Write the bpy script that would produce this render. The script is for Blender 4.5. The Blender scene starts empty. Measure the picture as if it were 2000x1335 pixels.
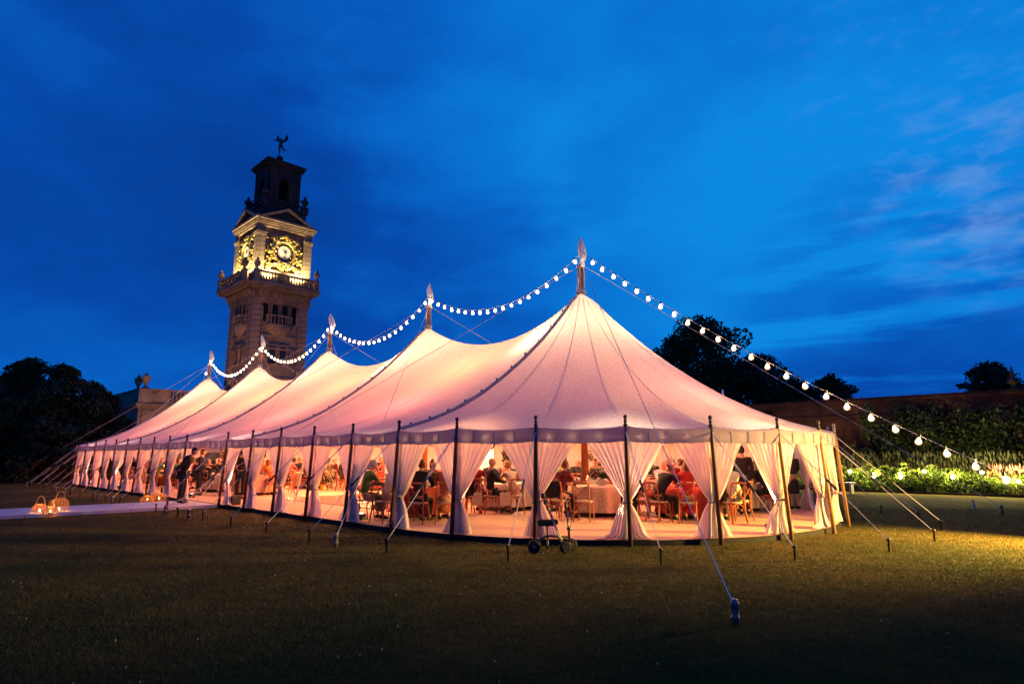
import bpy, math, random
import numpy as np
from mathutils import Vector, Matrix
random.seed(7); rng = np.random.default_rng(7)
PI = math.pi; R_ = math.radians
S = bpy.context.scene; COL = S.collection

# ------------------------------------------------------------------ camera
cam = bpy.data.cameras.new('camera'); co = bpy.data.objects.new('camera', cam); COL.objects.link(co)
cam.sensor_width = 36; cam.lens = 1220.28/2000*36; cam.clip_end = 2000; cam.clip_start = .1
co.location = (0, 0, 1.6); co.rotation_euler = (R_(90+10.318), 0, 0); S.camera = co
S.view_settings.view_transform = 'Standard'; S.view_settings.look = 'None'
S.view_settings.exposure = 0; S.view_settings.gamma = 1; S.view_settings.use_curve_mapping = False
S.render.engine = 'CYCLES'; S.cycles.use_denoising = True
S.cycles.max_bounces = 7; S.cycles.diffuse_bounces = 4; S.cycles.glossy_bounces = 3
S.cycles.transmission_bounces = 5; S.cycles.transparent_max_bounces = 8
S.cycles.sample_clamp_indirect = 4; S.cycles.caustics_reflective = False; S.cycles.caustics_refractive = False

# ------------------------------------------------------------------ dusk sky
W = bpy.data.worlds.new('World'); S.world = W; W.use_nodes = True
nt = W.node_tree; N = nt.nodes; L = nt.links; N.clear()
def nd(t, **k):
    n = N.new(t)
    for a, b in k.items(): setattr(n, a, b)
    return n
sky = nd('ShaderNodeTexSky', sky_type='NISHITA'); sky.sun_disc = False
sky.sun_elevation = R_(4); sky.sun_rotation = R_(205); sky.air_density = 1.0; sky.dust_density = .3; sky.ozone_density = 4
lum = nd('ShaderNodeRGBToBW'); L.new(sky.outputs[0], lum.inputs[0])
nrm = nd('ShaderNodeMapRange'); nrm.inputs[1].default_value = 0; nrm.inputs[2].default_value = 3.0
nrm.inputs[3].default_value = .75; nrm.inputs[4].default_value = 1.15; L.new(lum.outputs[0], nrm.inputs[0])
tc = nd('ShaderNodeTexCoord')
def mth(op, a, b=None, c=None, clamp=False):
    m = nd('ShaderNodeMath', operation=op); m.use_clamp = clamp
    for i, x in enumerate((a, b, c)):
        if x is None: continue
        if isinstance(x, (int, float)): m.inputs[i].default_value = x
        else: L.new(x, m.inputs[i])
    return m.outputs[0]
def dirblob(d, lo, hi):          # smooth area of the sky round a compass direction
    v = Vector(d).normalized()
    dp = nd('ShaderNodeVectorMath', operation='DOT_PRODUCT'); L.new(tc.outputs['Generated'], dp.inputs[0]); dp.inputs[1].default_value = v
    mr = nd('ShaderNodeMapRange', interpolation_type='SMOOTHSTEP'); L.new(dp.outputs['Value'], mr.inputs[0])
    mr.inputs[1].default_value = lo; mr.inputs[2].default_value = hi
    return mr.outputs[0]
def cloud(sc, st, detail, lo, hi, off=0.0, dist=0.6):
    mp = nd('ShaderNodeMapping'); L.new(tc.outputs['Generated'], mp.inputs[0])
    mp.inputs['Scale'].default_value = (1, 1, st); mp.inputs['Location'].default_value = (off, off*.7, off*.3)
    mp.inputs['Rotation'].default_value = (0, R_(14), 0)
    no = nd('ShaderNodeTexNoise'); L.new(mp.outputs[0], no.inputs['Vector']); no.inputs['Scale'].default_value = sc
    no.inputs['Detail'].default_value = detail; no.inputs['Roughness'].default_value = .55; no.inputs['Distortion'].default_value = dist
    mr = nd('ShaderNodeMapRange', interpolation_type='SMOOTHSTEP'); L.new(no.outputs['Fac'], mr.inputs[0])
    mr.inputs[1].default_value = lo; mr.inputs[2].default_value = hi
    return mr.outputs[0]
big = cloud(1.7, 1.9, 5, .36, .64, 3.1, .25)
mid = cloud(5.0, 1.8, 7, .34, .68, 8.4, .3)
glow = dirblob((.36, .86, .70), .74, 1.0)
low = dirblob((.62, 1, .12), .86, 1.0)
darkc = dirblob((-.20, .95, .33), .90, .998)
band = mth('MULTIPLY', dirblob((.60, .98, .21), .965, .998), cloud(2.6, 9, 5, .38, .56, 1.7, .2))
fac = mth('MULTIPLY', big, .20)
fac = mth('ADD', fac, .28)
fac = mth('ADD', fac, mth('MULTIPLY', mid, .15))
fac = mth('ADD', fac, mth('MULTIPLY', glow, .58))
fac = mth('ADD', fac, mth('MULTIPLY', low, .18))
fac = mth('SUBTRACT', fac, mth('MULTIPLY', band, .42))
fac = mth('SUBTRACT', fac, mth('MULTIPLY', mth('MULTIPLY', darkc, cloud(3.0, 3.0, 6, .34, .60, 6.6, .3)), .22))
fac = mth('MULTIPLY', fac, nrm.outputs[0], None, True)
ramp = nd('ShaderNodeValToRGB'); L.new(fac, ramp.inputs[0])
e = ramp.color_ramp.elements
e[0].position = 0; e[0].color = (.0015, .030, .22, 1)
e[1].position = 1; e[1].color = (.0040, .245, .76, 1)
for p_, c_ in ((.35, (.0018, .068, .40, 1)), (.65, (.0025, .138, .59, 1))):
    x = e.new(p_); x.color = c_
# thin pale cirrus low in the west
wisp = mth('MULTIPLY', dirblob((.76, .92, .42), .985, .999), cloud(14, 2.6, 9, .42, .72, 5.2, .35))
wisp = mth('MULTIPLY', wisp, .55)
wisp2 = mth('MULTIPLY', dirblob((.78, .90, .62), .95, 1.0), cloud(26, 2.2, 6, .50, .78, 2.2, .3))
wisp = mth('ADD', wisp, mth('MULTIPLY', wisp2, .12))
mixw = nd('ShaderNodeMixRGB'); L.new(wisp, mixw.inputs[0]); L.new(ramp.outputs[0], mixw.inputs[1]); mixw.inputs[2].default_value = (.16, .33, .74, 1)
bg = nd('ShaderNodeBackground'); L.new(mixw.outputs[0], bg.inputs[0]); bg.inputs[1].default_value = 1.0
wo = nd('ShaderNodeOutputWorld'); L.new(bg.outputs[0], wo.inputs[0])
# the last trace of daylight: very weak and broad
sun = bpy.data.lights.new('sun', 'SUN'); sun.energy = .02; sun.angle = R_(20); sun.color = (.6, .75, 1)
so = bpy.data.objects.new('sun', sun); COL.objects.link(so); so.rotation_euler = (R_(60), 0, R_(-205))

# ------------------------------------------------------------------ helpers
AX = R_(135.381)
P0 = Vector((2.07, 18.135, 0)); DX = Vector((math.cos(AX), math.sin(AX), 0)); NN = Vector((-math.sin(AX), math.cos(AX), 0))
RT = 6.41; BAY = 7.405; EAVE = 2.126; TOP = 6.42; FL = .10
def T(u, v, z=0): return P0 + DX*u + NN*v + Vector((0, 0, z))
_s, _c = math.sin(R_(10.318)), math.cos(R_(10.318))
def ray(px, py):
    x = (px-1000)/1220.28; y = (667.5-py)/1220.28
    return Vector((x, _c-y*_s, _s+y*_c))
def G(px, py, z=0):              # the point of the ground (or floor) seen at a pixel of the survey photograph
    r = ray(px, py); t = (z-1.6)/r.z
    return Vector((r.x*t, r.y*t, z))
def AT(px, py, Y):
    r = ray(px, py); t = Y/r.y; return Vector((r.x*t, Y, 1.6+r.z*t))
class MB:
    def __init__(s): s.v = []; s.f = []
    def add(s, vs, fs):
        b = len(s.v); s.v += [tuple(x) for x in vs]; s.f += [tuple(i+b for i in f) for f in fs]; return s
    def box(s, c, d, rz=0, taper=1, rx=0):
        hx, hy, hz = d[0]/2, d[1]/2, d[2]/2
        M = Matrix.Rotation(rz, 3, 'Z') @ Matrix.Rotation(rx, 3, 'X'); vs = []
        for z in (-1, 1):
            k = taper if z > 0 else 1
            for x, y in ((-1, -1), (1, -1), (1, 1), (-1, 1)):
                vs.append(M @ Vector((x*hx*k, y*hy*k, z*hz)) + Vector(c))
        return s.add(vs, [(3, 2, 1, 0), (4, 5, 6, 7), (0, 1, 5, 4), (1, 2, 6, 5), (2, 3, 7, 6), (3, 0, 4, 7)])
    def tube(s, pts, r, n=8, cap=True, closed=False):
        pts = [Vector(p) for p in pts]; m = len(pts); rs = r if isinstance(r, (list, tuple)) else [r]*m
        up = None; vs = []
        for i, p in enumerate(pts):
            if closed: t = pts[(i+1) % m]-pts[i-1]
            else: t = pts[min(i+1, m-1)]-pts[max(i-1, 0)]
            t = t.normalized() if t.length > 1e-9 else Vector((0, 0, 1))
            if up is None: up = Vector((0, 0, 1)) if abs(t.z) < .9 else Vector((1, 0, 0))
            a = t.cross(up).normalized(); b = a.cross(t).normalized(); up = b
            for k in range(n):
                w = 2*PI*k/n; vs.append(p+(a*math.cos(w)+b*math.sin(w))*rs[i])
        fs = []
        for i in range(m if closed else m-1):
            j = (i+1) % m
            for k in range(n): fs.append((i*n+k, i*n+(k+1) % n, j*n+(k+1) % n, j*n+k))
        if cap and not closed: fs += [tuple(range(n))[::-1], tuple(range((m-1)*n, m*n))]
        return s.add(vs, fs)
    def lathe(s, prof, c=(0, 0, 0), n=16, sx=1, sy=1):
        vs = []; fs = []; c = Vector(c)
        for r, z in prof:
            for k in range(n):
                w = 2*PI*k/n; vs.append(c+Vector((r*sx*math.cos(w), r*sy*math.sin(w), z)))
        m = len(prof)
        for i in range(m-1):
            for k in range(n): fs.append((i*n+k, i*n+(k+1) % n, (i+1)*n+(k+1) % n, (i+1)*n+k))
        fs += [tuple(range(n))[::-1], tuple(range((m-1)*n, m*n))]
        return s.add(vs, fs)
    def ball(s, c, r, n=10, m=7):
        rx, ry, rz = r if isinstance(r, (list, tuple)) else (r, r, r)
        pr = [(max(math.sin(PI*i/m), .02), -math.cos(PI*i/m)*rz) for i in range(m+1)]
        return s.lathe(pr, c, n, rx, ry)
    def grid(s, P):              # P: rows of points
        m = len(P); n = len(P[0]); vs = [q for row in P for q in row]
        return s.add(vs, [(i*n+k, i*n+k+1, (i+1)*n+k+1, (i+1)*n+k) for i in range(m-1) for k in range(n-1)])
    def prism(s, poly, axis, a, b, M=None):   # poly in 2D extruded
        n = len(poly); vs = []
        for t in (a, b):
            for x, y in poly:
                p = Vector((x, t, y)) if axis == 'y' else Vector((t, x, y)) if axis == 'x' else Vector((x, y, t))
                vs.append(M @ p if M else p)
        fs = [tuple(range(n)), tuple(range(2*n-1, n-1, -1))] + [(i, i+n, (i+1) % n+n, (i+1) % n) for i in range(n)]
        return s.add(vs, fs)
    def xf(s, M):
        s.v = [tuple(M @ Vector(p)) for p in s.v]; return s
    def mesh(s, name, mat, smooth=False):
        me = bpy.data.meshes.new(name); me.from_pydata(s.v, [], s.f)
        if smooth: me.polygons.foreach_set('use_smooth', [True]*len(s.f))
        if mat: me.materials.append(mat)
        me.update(); return me
    def build(s, name, mat, parent=None, smooth=False, loc=(0, 0, 0), rz=0):
        o = bpy.data.objects.new(name, s.mesh(name, mat, smooth)); COL.objects.link(o)
        o.location = loc; o.rotation_euler.z = rz; o.parent = parent; return o
def tag(o, label=None, cat=None, group=None, kind=None):
    if label: o['label'] = label
    if cat: o['category'] = cat
    if group: o['group'] = group
    if kind: o['kind'] = kind
    return o
def empty(name, loc=(0, 0, 0), rz=0, label=None, cat=None, group=None):
    o = bpy.data.objects.new(name, None); COL.objects.link(o); o.location = loc; o.rotation_euler.z = rz
    return tag(o, label, cat, group)
def inst(name, me, parent=None, loc=(0, 0, 0), rz=0, mats=None):
    o = bpy.data.objects.new(name, me); COL.objects.link(o); o.location = loc; o.rotation_euler.z = rz; o.parent = parent
    if mats:
        o.material_slots[0].link = 'OBJECT'; o.material_slots[0].material = mats
    return o
def copy_tree(o, parent=None):
    c = o.copy(); COL.objects.link(c); c.parent = parent
    for ch in o.children: copy_tree(ch, c)
    return c
def lamp(kind, loc, power, color, parent=None, size=.1, spot=None, blend=.5, aim=None, name='lamp_light'):
    l = bpy.data.lights.new(name, kind); l.energy = power; l.color = color
    if kind == 'AREA': l.size = size
    else: l.shadow_soft_size = size
    if spot: l.spot_size = R_(spot); l.spot_blend = blend
    o = bpy.data.objects.new(name, l); COL.objects.link(o); o.location = loc; o.parent = parent
    if aim is not None: o.rotation_euler = Vector(aim).to_track_quat('-Z', 'Y').to_euler()
    return o

# ------------------------------------------------------------------ materials
def mat(name, col, rough=.7, var=.15, scale=6, bump=0, bscale=40, metal=0, spec=.3, col2=None, transl=0, emit=0, sheen=0, stretch=None, detail=4):
    m = bpy.data.materials.new(name); m.use_nodes = True; t = m.node_tree; n = t.nodes; l = t.links
    b = n['Principled BSDF']; b.inputs['Roughness'].default_value = rough; b.inputs['Metallic'].default_value = metal
    b.inputs['Specular IOR Level'].default_value = spec
    c = n.new('ShaderNodeTexCoord'); src = c.outputs['Object']
    if stretch:
        mp = n.new('ShaderNodeMapping'); mp.inputs['Scale'].default_value = stretch; l.new(src, mp.inputs[0]); src = mp.outputs[0]
    no = n.new('ShaderNodeTexNoise'); no.inputs['Scale'].default_value = scale; no.inputs['Detail'].default_value = detail; l.new(src, no.inputs['Vector'])
    r = n.new('ShaderNodeValToRGB'); l.new(no.outputs['Fac'], r.inputs[0])
    c2 = col2 or tuple(x*(1-var*2) for x in col)
    r.color_ramp.elements[0].position = .3; r.color_ramp.elements[0].color = (*c2, 1)
    r.color_ramp.elements[1].position = .7; r.color_ramp.elements[1].color = (*col, 1)
    l.new(r.outputs[0], b.inputs['Base Color'])
    if emit:
        b.inputs['Emission Color'].default_value = (*col, 1); b.inputs['Emission Strength'].default_value = emit
    if bump:
        nb = n.new('ShaderNodeTexNoise'); nb.inputs['Scale'].default_value = bscale; nb.inputs['Detail'].default_value = 3; l.new(src, nb.inputs['Vector'])
        bp = n.new('ShaderNodeBump'); bp.inputs['Strength'].default_value = bump; bp.inputs['Distance'].default_value = .02
        l.new(nb.outputs['Fac'], bp.inputs['Height']); l.new(bp.outputs[0], b.inputs['Normal'])
    if transl:
        tr = n.new('ShaderNodeBsdfTranslucent'); l.new(r.outputs[0], tr.inputs[0])
        mx = n.new('ShaderNodeMixShader'); mx.inputs[0].default_value = transl
        l.new(b.outputs[0], mx.inputs[1]); l.new(tr.outputs[0], mx.inputs[2]); l.new(mx.outputs[0], n['Material Output'].inputs[0])
    return m
def glowmat(name, col, st):
    m = bpy.data.materials.new(name); m.use_nodes = True; n = m.node_tree.nodes; n.clear()
    em = n.new('ShaderNodeEmission'); em.inputs[0].default_value = (*col, 1); em.inputs[1].default_value = st
    o = n.new('ShaderNodeOutputMaterial'); m.node_tree.links.new(em.outputs[0], o.inputs[0]); return m
def glassglow(name, col, st, f):   # frosted glass of a lit bulb: half clear, its own emission adding a soft warm glow
    m = bpy.data.materials.new(name); m.use_nodes = True; n = m.node_tree.nodes; n.clear()
    em = n.new('ShaderNodeEmission'); em.inputs[0].default_value = (*col, 1); em.inputs[1].default_value = st
    tr = n.new('ShaderNodeBsdfTransparent'); mx = n.new('ShaderNodeMixShader'); mx.inputs[0].default_value = f
    o = n.new('ShaderNodeOutputMaterial'); l = m.node_tree.links; l.new(tr.outputs[0], mx.inputs[1]); l.new(em.outputs[0], mx.inputs[2]); l.new(mx.outputs[0], o.inputs[0]); return m
M = {}
M['canvas'] = mat('sailcloth', (.84, .86, .86), .7, .10, 34, 1.0, 45, transl=.42, col2=(.50, .51, .52), detail=2)
M['seam'] = mat('canvas_seam', (.42, .40, .43), .8, .1, 12, .3, 60, transl=.25)
M['valance'] = mat('shaded_valance', (.30, .25, .33), .8, .08, 3, .25, 90, transl=.22)  # pale canvas darkened and blued: unlit dusk shade painted into the colour
M['curtain'] = mat('voile', (.88, .77, .75), .8, .05, 5, .1, 200, transl=.42)
M['lining'] = mat('ivory_lining', (.78, .72, .60), .85, .06, 3, .2, 60, transl=.2)
M['pennant'] = mat('pennant_cloth', (.92, .90, .86), .8, .04, 5, .1, 60, transl=.35)
M['tie'] = mat('tie_ribbon', (.45, .36, .36), .8)
M['pole2'] = mat('floodlit_pole', (.42, .23, .10), .55, .2, 8, .2, 40, stretch=(6, 6, .6))  # orange tone of the floodlight painted into the wood colour
M['pole'] = mat('oak_pole', (.15, .055, .03), .55, .2, 8, .2, 40, stretch=(6, 6, .6))
M['finial'] = mat('dark_finial', (.06, .045, .04), .5)
M['finial2'] = mat('pale_finial', (.55, .45, .33), .5)
M['mast'] = mat('varnished_mast', (.34, .10, .035), .35, .25, 5, .1, 40, stretch=(8, 8, .5), spec=.5)
M['rope'] = mat('white_rope', (.72, .68, .64), .8, .1, 80)
M['cable'] = mat('light_cable', (.50, .46, .42), .7)
M['black'] = mat('black_metal', (.018, .018, .02), .45, .2, 20, spec=.5)
M['rubber'] = mat('black_rubber', (.012, .012, .013), .7)
M['chrome'] = mat('brushed_metal', (.55, .55, .57), .3, .1, 30, metal=1)
M['steel'] = mat('dark_steel', (.16, .16, .17), .35, .1, 30, metal=.9)
M['white'] = mat('white_enamel', (.75, .73, .70), .4, .05)
M['matting'] = mat('floor_matting', (.74, .47, .30), .9, .10, 1.6, .3, 150)
M['dance'] = mat('polished_floor', (.50, .30, .17), .22, .12, 4, 0, stretch=(1, 8, 1), spec=.6)
M['fascia'] = mat('dark_fascia', (.012, .010, .009), .8)
M['walk'] = mat('walkway_matting', (.62, .58, .60), .9, .08, 3, .3, 120)
M['chair'] = mat('limewashed_oak', (.38, .12, .055), .55, .18, 10, .1, 60, stretch=(3, 3, .6))
M['seatpad'] = mat('rush_seat', (.52, .36, .24), .8, .15, 60)
M['cloth'] = mat('patterned_tablecloth', (.62, .52, .36), .85, .2, 22, col2=(.42, .30, .16), detail=6)
M['cloth2'] = mat('wine_tablecloth', (.30, .05, .035), .85, .15, 20)
M['cloth3'] = mat('ivory_tablecloth', (.70, .60, .48), .85, .1, 10)
M['bulb'] = glowmat('warm_bulb', (1, .66, .34), 190)
M['envelope'] = glassglow('bulb_glass', (1, .56, .24), 1.7, .62)
M['smallbulb'] = glowmat('small_warm_bulb', (1, .55, .22), 60)
M['bedbulb'] = glowmat('border_bulb', (1, .70, .36), 40)
M['flame'] = glowmat('candle_flame', (1, .50, .14), 30)
M['globe'] = glowmat('lit_globe', (1, .80, .55), 7)
M['wax'] = mat('candle_wax', (.8, .7, .5), .5)
M['wicker'] = mat('wicker', (.50, .26, .10), .7, .2, 30)
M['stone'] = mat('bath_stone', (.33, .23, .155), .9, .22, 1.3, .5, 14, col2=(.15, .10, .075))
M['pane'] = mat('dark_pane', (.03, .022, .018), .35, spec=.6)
M['stoned'] = mat('dark_stone', (.065, .05, .045), .95, .25, 1.6, .5, 12, col2=(.03, .024, .022))  # darker stone for the tower's upper parts and the wall finial
M['gold'] = mat('gilding', (.95, .62, .14), .35, .15, 9, .4, 12, metal=.75, spec=.6)
M['dial'] = mat('clock_dial', (.80, .76, .66), .5, .1, 3)
M['dialring'] = mat('dial_ring', (.10, .09, .13), .5, .1, 3)
M['bronze'] = mat('bronze', (.035, .05, .045), .5, .2, 4)
M['lead'] = mat('lead_roof', (.10, .13, .17), .6, .2, 2)
M['void'] = mat('dark_opening', (.008, .008, .01), .9)
M['shade'] = mat('lamp_shade_metal', (.05, .02, .015), .4)
M['bag'] = mat('canvas_bag', (.60, .50, .36), .9)
M['bark'] = mat('bark', (.05, .04, .03), .95, .3, 5, .5, 12)
M['leafd'] = mat('dark_leaf', (.035, .052, .018), .6, .3, 3, transl=.2)
M['leafm'] = mat('mid_leaf', (.030, .045, .013), .6, .3, 3, transl=.25)
M['leafb'] = mat('bright_leaf', (.12, .19, .025), .6, .25, 5, transl=.3)
M['leafy'] = mat('lime_flower', (.26, .31, .05), .7, .25, 9, transl=.3)
M['leafp'] = mat('plum_leaf', (.14, .05, .07), .6, .3, 4, transl=.3)
M['stalk'] = mat('pale_stalk', (.10, .11, .045), .8, .2, 4, transl=.2)
M['flowerw'] = mat('cream_flower', (.75, .66, .42), .8, .15, 20)
M['flowerp'] = mat('pink_flower', (.62, .22, .16), .8, .2, 20)
M['soil'] = mat('soil', (.03, .02, .012), .95)
def brickmat():
    m = mat('old_red_brick', (.16, .05, .03), .9, .2); n = m.node_tree.nodes; l = m.node_tree.links
    b = n['Principled BSDF']; c = n.new('ShaderNodeTexCoord'); mp = n.new('ShaderNodeMapping')
    mp.inputs['Rotation'].default_value = (R_(90), 0, 0)
    l.new(c.outputs['Object'], mp.inputs[0]); br = n.new('ShaderNodeTexBrick'); l.new(mp.outputs[0], br.inputs[0])
    br.inputs['Scale'].default_value = 1; br.inputs['Brick Width'].default_value = .225; br.inputs['Row Height'].default_value = .075
    br.inputs['Mortar Size'].default_value = .010; br.inputs['Color1'].default_value = (.095, .022, .014, 1); br.inputs['Color2'].default_value = (.06, .020, .015, 1)
    br.inputs['Mortar'].default_value = (.085, .055, .04, 1); br.inputs['Bias'].default_value = -.1
    no = n.new('ShaderNodeTexNoise'); no.inputs['Scale'].default_value = 1.1; no.inputs['Detail'].default_value = 6; l.new(c.outputs['Object'], no.inputs[0])
    rp = n.new('ShaderNodeValToRGB'); l.new(no.outputs['Fac'], rp.inputs[0])
    rp.color_ramp.elements[0].position = .35; rp.color_ramp.elements[0].color = (.45, .42, .40, 1)
    rp.color_ramp.elements[1].position = .65; rp.color_ramp.elements[1].color = (1.25, 1.1, 1, 1)
    mx = n.new('ShaderNodeMixRGB'); mx.blend_type = 'MULTIPLY'; mx.inputs[0].default_value = 1
    l.new(br.outputs['Color'], mx.inputs[1]); l.new(rp.outputs[0], mx.inputs[2]); l.new(mx.outputs[0], b.inputs['Base Color'])
    bp = n.new('ShaderNodeBump'); bp.inputs['Strength'].default_value = .6; bp.inputs['Distance'].default_value = .02; bp.invert = True
    l.new(br.outputs['Fac'], bp.inputs['Height']); l.new(bp.outputs[0], b.inputs['Normal']); return m
M['brick'] = brickmat()
def lawnmat():
    m = mat('lawn', (.05, .06, .014), .95, .2); n = m.node_tree.nodes; l = m.node_tree.links; b = n['Principled BSDF']
    b.inputs['Specular IOR Level'].default_value = .1
    c = n.new('ShaderNodeTexCoord'); out = None
    for sc, st, c0, c1, lo, hi in ((.35, (1, 1, 1), (.50, .66, .5), (1.55, 1.15, 1.15), .35, .65), (3.0, (1, 2.2, 1), (.62, .66, .6), (1.3, 1.25, 1.2), .33, .68), (60, (1, 1, 1), (.45, .5, .4), (1.5, 1.45, 1.3), .3, .7)):
        mp = n.new('ShaderNodeMapping'); mp.inputs['Scale'].default_value = st; l.new(c.outputs['Object'], mp.inputs[0])
        no = n.new('ShaderNodeTexNoise'); no.inputs['Scale'].default_value = sc; no.inputs['Detail'].default_value = 6; l.new(mp.outputs[0], no.inputs[0])
        r = n.new('ShaderNodeValToRGB'); l.new(no.outputs['Fac'], r.inputs[0])
        r.color_ramp.elements[0].position = lo; r.color_ramp.elements[0].color = (*c0, 1)
        r.color_ramp.elements[1].position = hi; r.color_ramp.elements[1].color = (*c1, 1)
        if out is None:
            k = n.new('ShaderNodeMixRGB'); k.blend_type = 'MULTIPLY'; k.inputs[0].default_value = 1; k.inputs[1].default_value = (.072, .066, .013, 1); l.new(r.outputs[0], k.inputs[2])
        else:
            k = n.new('ShaderNodeMixRGB'); k.blend_type = 'MULTIPLY'; k.inputs[0].default_value = 1; l.new(out, k.inputs[1]); l.new(r.outputs[0], k.inputs[2])
        out = k.outputs[0]
    l.new(out, b.inputs['Base Color'])
    nb = n.new('ShaderNodeTexNoise'); nb.inputs['Scale'].default_value = 45; nb.inputs['Detail'].default_value = 5; l.new(c.outputs['Object'], nb.inputs[0])
    bp = n.new('ShaderNodeBump'); bp.inputs['Strength'].default_value = .9; bp.inputs['Distance'].default_value = .03
    l.new(nb.outputs['Fac'], bp.inputs['Height']); l.new(bp.outputs[0], b.inputs['Normal']); return m
M['lawn'] = lawnmat()
M['blade'] = mat('grass_blade', (.105, .098, .020), .7, .3, 1.2, transl=.25, col2=(.058, .060, .012))
SKIN = [mat('skin_fair', (.58, .33, .22), .55), mat('skin_tan', (.42, .23, .14), .55), mat('skin_warm', (.50, .27, .17), .55)]
HAIR = {'dark': mat('dark_hair', (.02, .012, .008), .5, .3, 30), 'brown': mat('brown_hair', (.09, .04, .02), .5, .3, 30), 'auburn': mat('auburn_hair', (.20, .06, .02), .5, .3, 30),
        'blonde': mat('blonde_hair', (.42, .27, .12), .5, .2, 30), 'grey': mat('grey_hair', (.45, .42, .38), .6, .2, 30)}
CL = {'black': (.012, .012, .015), 'navy': (.015, .02, .045), 'charcoal': (.035, .033, .035), 'white': (.72, .68, .62), 'green': (.06, .17, .05), 'red': (.42, .02, .02),
      'pink': (.55, .14, .14), 'cream': (.62, .5, .36), 'wine': (.14, .012, .02), 'olive': (.10, .085, .03), 'orange': (.50, .16, .04)}
CM = {k: mat('cloth_'+k, v, .85, .12, 8, .15, 90) for k, v in CL.items()}
CM['patterned'] = mat('cloth_patterned', (.55, .16, .07), .85, .3, 38, col2=(.07, .03, .03), detail=1)

# ------------------------------------------------------------------ ground
gr = MB(); xs = [-400, -60, -30, -15, 0, 15, 30, 60, 400]; ys = [-60, 0, 10, 20, 30, 45, 60, 120, 900]
gr.grid([[(x, y, 0) for x in xs] for y in ys][::-1])
tag(gr.build('lawn', M['lawn']), kind='structure')

def blades(n, area, h, name, label):
    P = area(n); n = len(P); a = rng.uniform(0, 2*PI, n); hh = rng.uniform(.5, 1.2, n)*h; w = .0028+.0012*rng.random(n)+P[:, 1]*.00018
    lean = rng.normal(0, .4, (n, 2))*hh[:, None]
    v = np.zeros((n, 3, 3)); v[:, 0, :2] = P-np.stack([np.cos(a), np.sin(a)], 1)*w[:, None]; v[:, 1, :2] = P+np.stack([np.cos(a), np.sin(a)], 1)*w[:, None]
    v[:, 2, :2] = P+lean; v[:, 2, 2] = hh; v[:, :2, 2] = -.003
    me = bpy.data.meshes.new(name); me.vertices.add(n*3); me.vertices.foreach_set('co', v.ravel())
    me.loops.add(n*3); me.loops.foreach_set('vertex_index', np.arange(n*3)); me.polygons.add(n)
    me.polygons.foreach_set('loop_start', np.arange(0, n*3, 3)); me.polygons.foreach_set('loop_total', np.full(n, 3)); me.update()
    me.materials.append(M['blade']); o = bpy.data.objects.new(name, me); COL.objects.link(o)
    return tag(o, label, 'grass', kind='stuff')
def fov_area(y0, y1, pw):
    def f(n):
        t = rng.random(n); y = (y0**pw+(y1**pw-y0**pw)*t)**(1/pw); x = rng.uniform(-.9, .9, n)*y
        P = np.stack([x, y], 1)
        q = P-np.array([P0.x, P0.y]); u = q@np.array(DX[:2]); v = q@np.array(NN[:2])
        inside = ((u > 0) & (np.abs(v) < 6.5)) | ((u <= 0) & (np.hypot(u, v) < 6.5)) | ((u > 9.3) & (u < 12.6) & (v > 0) & (v < 40))
        return P[~inside]
    return f
blades(420000, fov_area(3.6, 20, -.35), .028, 'grass', 'short mown grass blades of the lawn')
# daisies / clover heads on the lawn
d = MB()
for k in range(60):
    y = 4.2+7*random.random()**1.3; x = random.uniform(-.85, .85)*y; s = random.uniform(.004, .008)
    d.lathe([(s*.4, .012), (s, .024), (s*.6, .029)], (x, y, 0), 6)
tag(d.build('daisies', M['flowerw']), 'tiny pale daisies dotted over the dark lawn', 'flowers', kind='stuff')

# ------------------------------------------------------------------ the marquee
tent = empty('marquee_tent', P0, AX, 'long pale sailcloth tent with five masts and tied drapes, lit from inside', 'tent')
gp = [(0, 1.0), (.1, .957), (.3, .957), (.5, .903), (.8, .822), (1.2, .731), (1.8, .599), (2.5, .464), (3.2, .345), (4.0, .224), (4.8, .127), (5.6, .054), (6.2, .013), (6.41, 0)]
def cone(r):                      # fitted height profile of the conical end, 0..1
    return float(np.interp(r, [a for a, b in gp], [b for a, b in gp]))
# smooth version of the table
_rs = np.linspace(0, RT, 400); _cv = np.interp(_rs, [a for a, b in gp], [b for a, b in gp])
_k = np.ones(25)/25; _cs = np.convolve(np.pad(_cv, 12, mode='edge'), _k, 'valid'); _cs[-12:] = _cv[-12:]; _cs[:3] = _cv[:3]
def gs(r): return float(np.interp(r, _rs, _cs))
def ridge(u):
    if u <= 0 or u >= 4*BAY: return TOP
    t = (u % BAY)/BAY; t = 2*min(t, 1-t)
    return TOP-1.09*(1-(1-t)**2)
def eave_z(s):                    # s = position along the eave in pole bays; slight sag between poles
    f = s % 1.0; return EAVE-.05*4*f*(1-f)
def roofz(u, v):
    r = abs(v); e_ = eave_z(max(0, u)/(BAY/4)) if 0 <= u <= 4*BAY else EAVE
    t = (u % BAY)/BAY; t = 2*min(t, 1-t)
    g = gs(r); gm = .62*g+.38*(1-r/RT)**1.25
    w = t*t*(3-2*t)
    gg = g*(1-w)+gm*w
    q = r/RT; f = (u/(BAY/4)) % 1; f = min(f, 1-f); wr = .030*math.exp(-(f/.10)**2)*q**5-.016*math.sin(u*2.9+r*1.3)*math.sin(r*1.7+u*.8)*q*(1-q)*2
    return EAVE+(ridge(u)-EAVE)*gg+(e_-EAVE)*min(1, q**3)+wr*(1 if q < 1 else 0)
NR = 40; rad = [.13+(RT-.13)*(i/NR)**1.15 for i in range(NR+1)]
can = MB(); P = []
NU = 64*4
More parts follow.
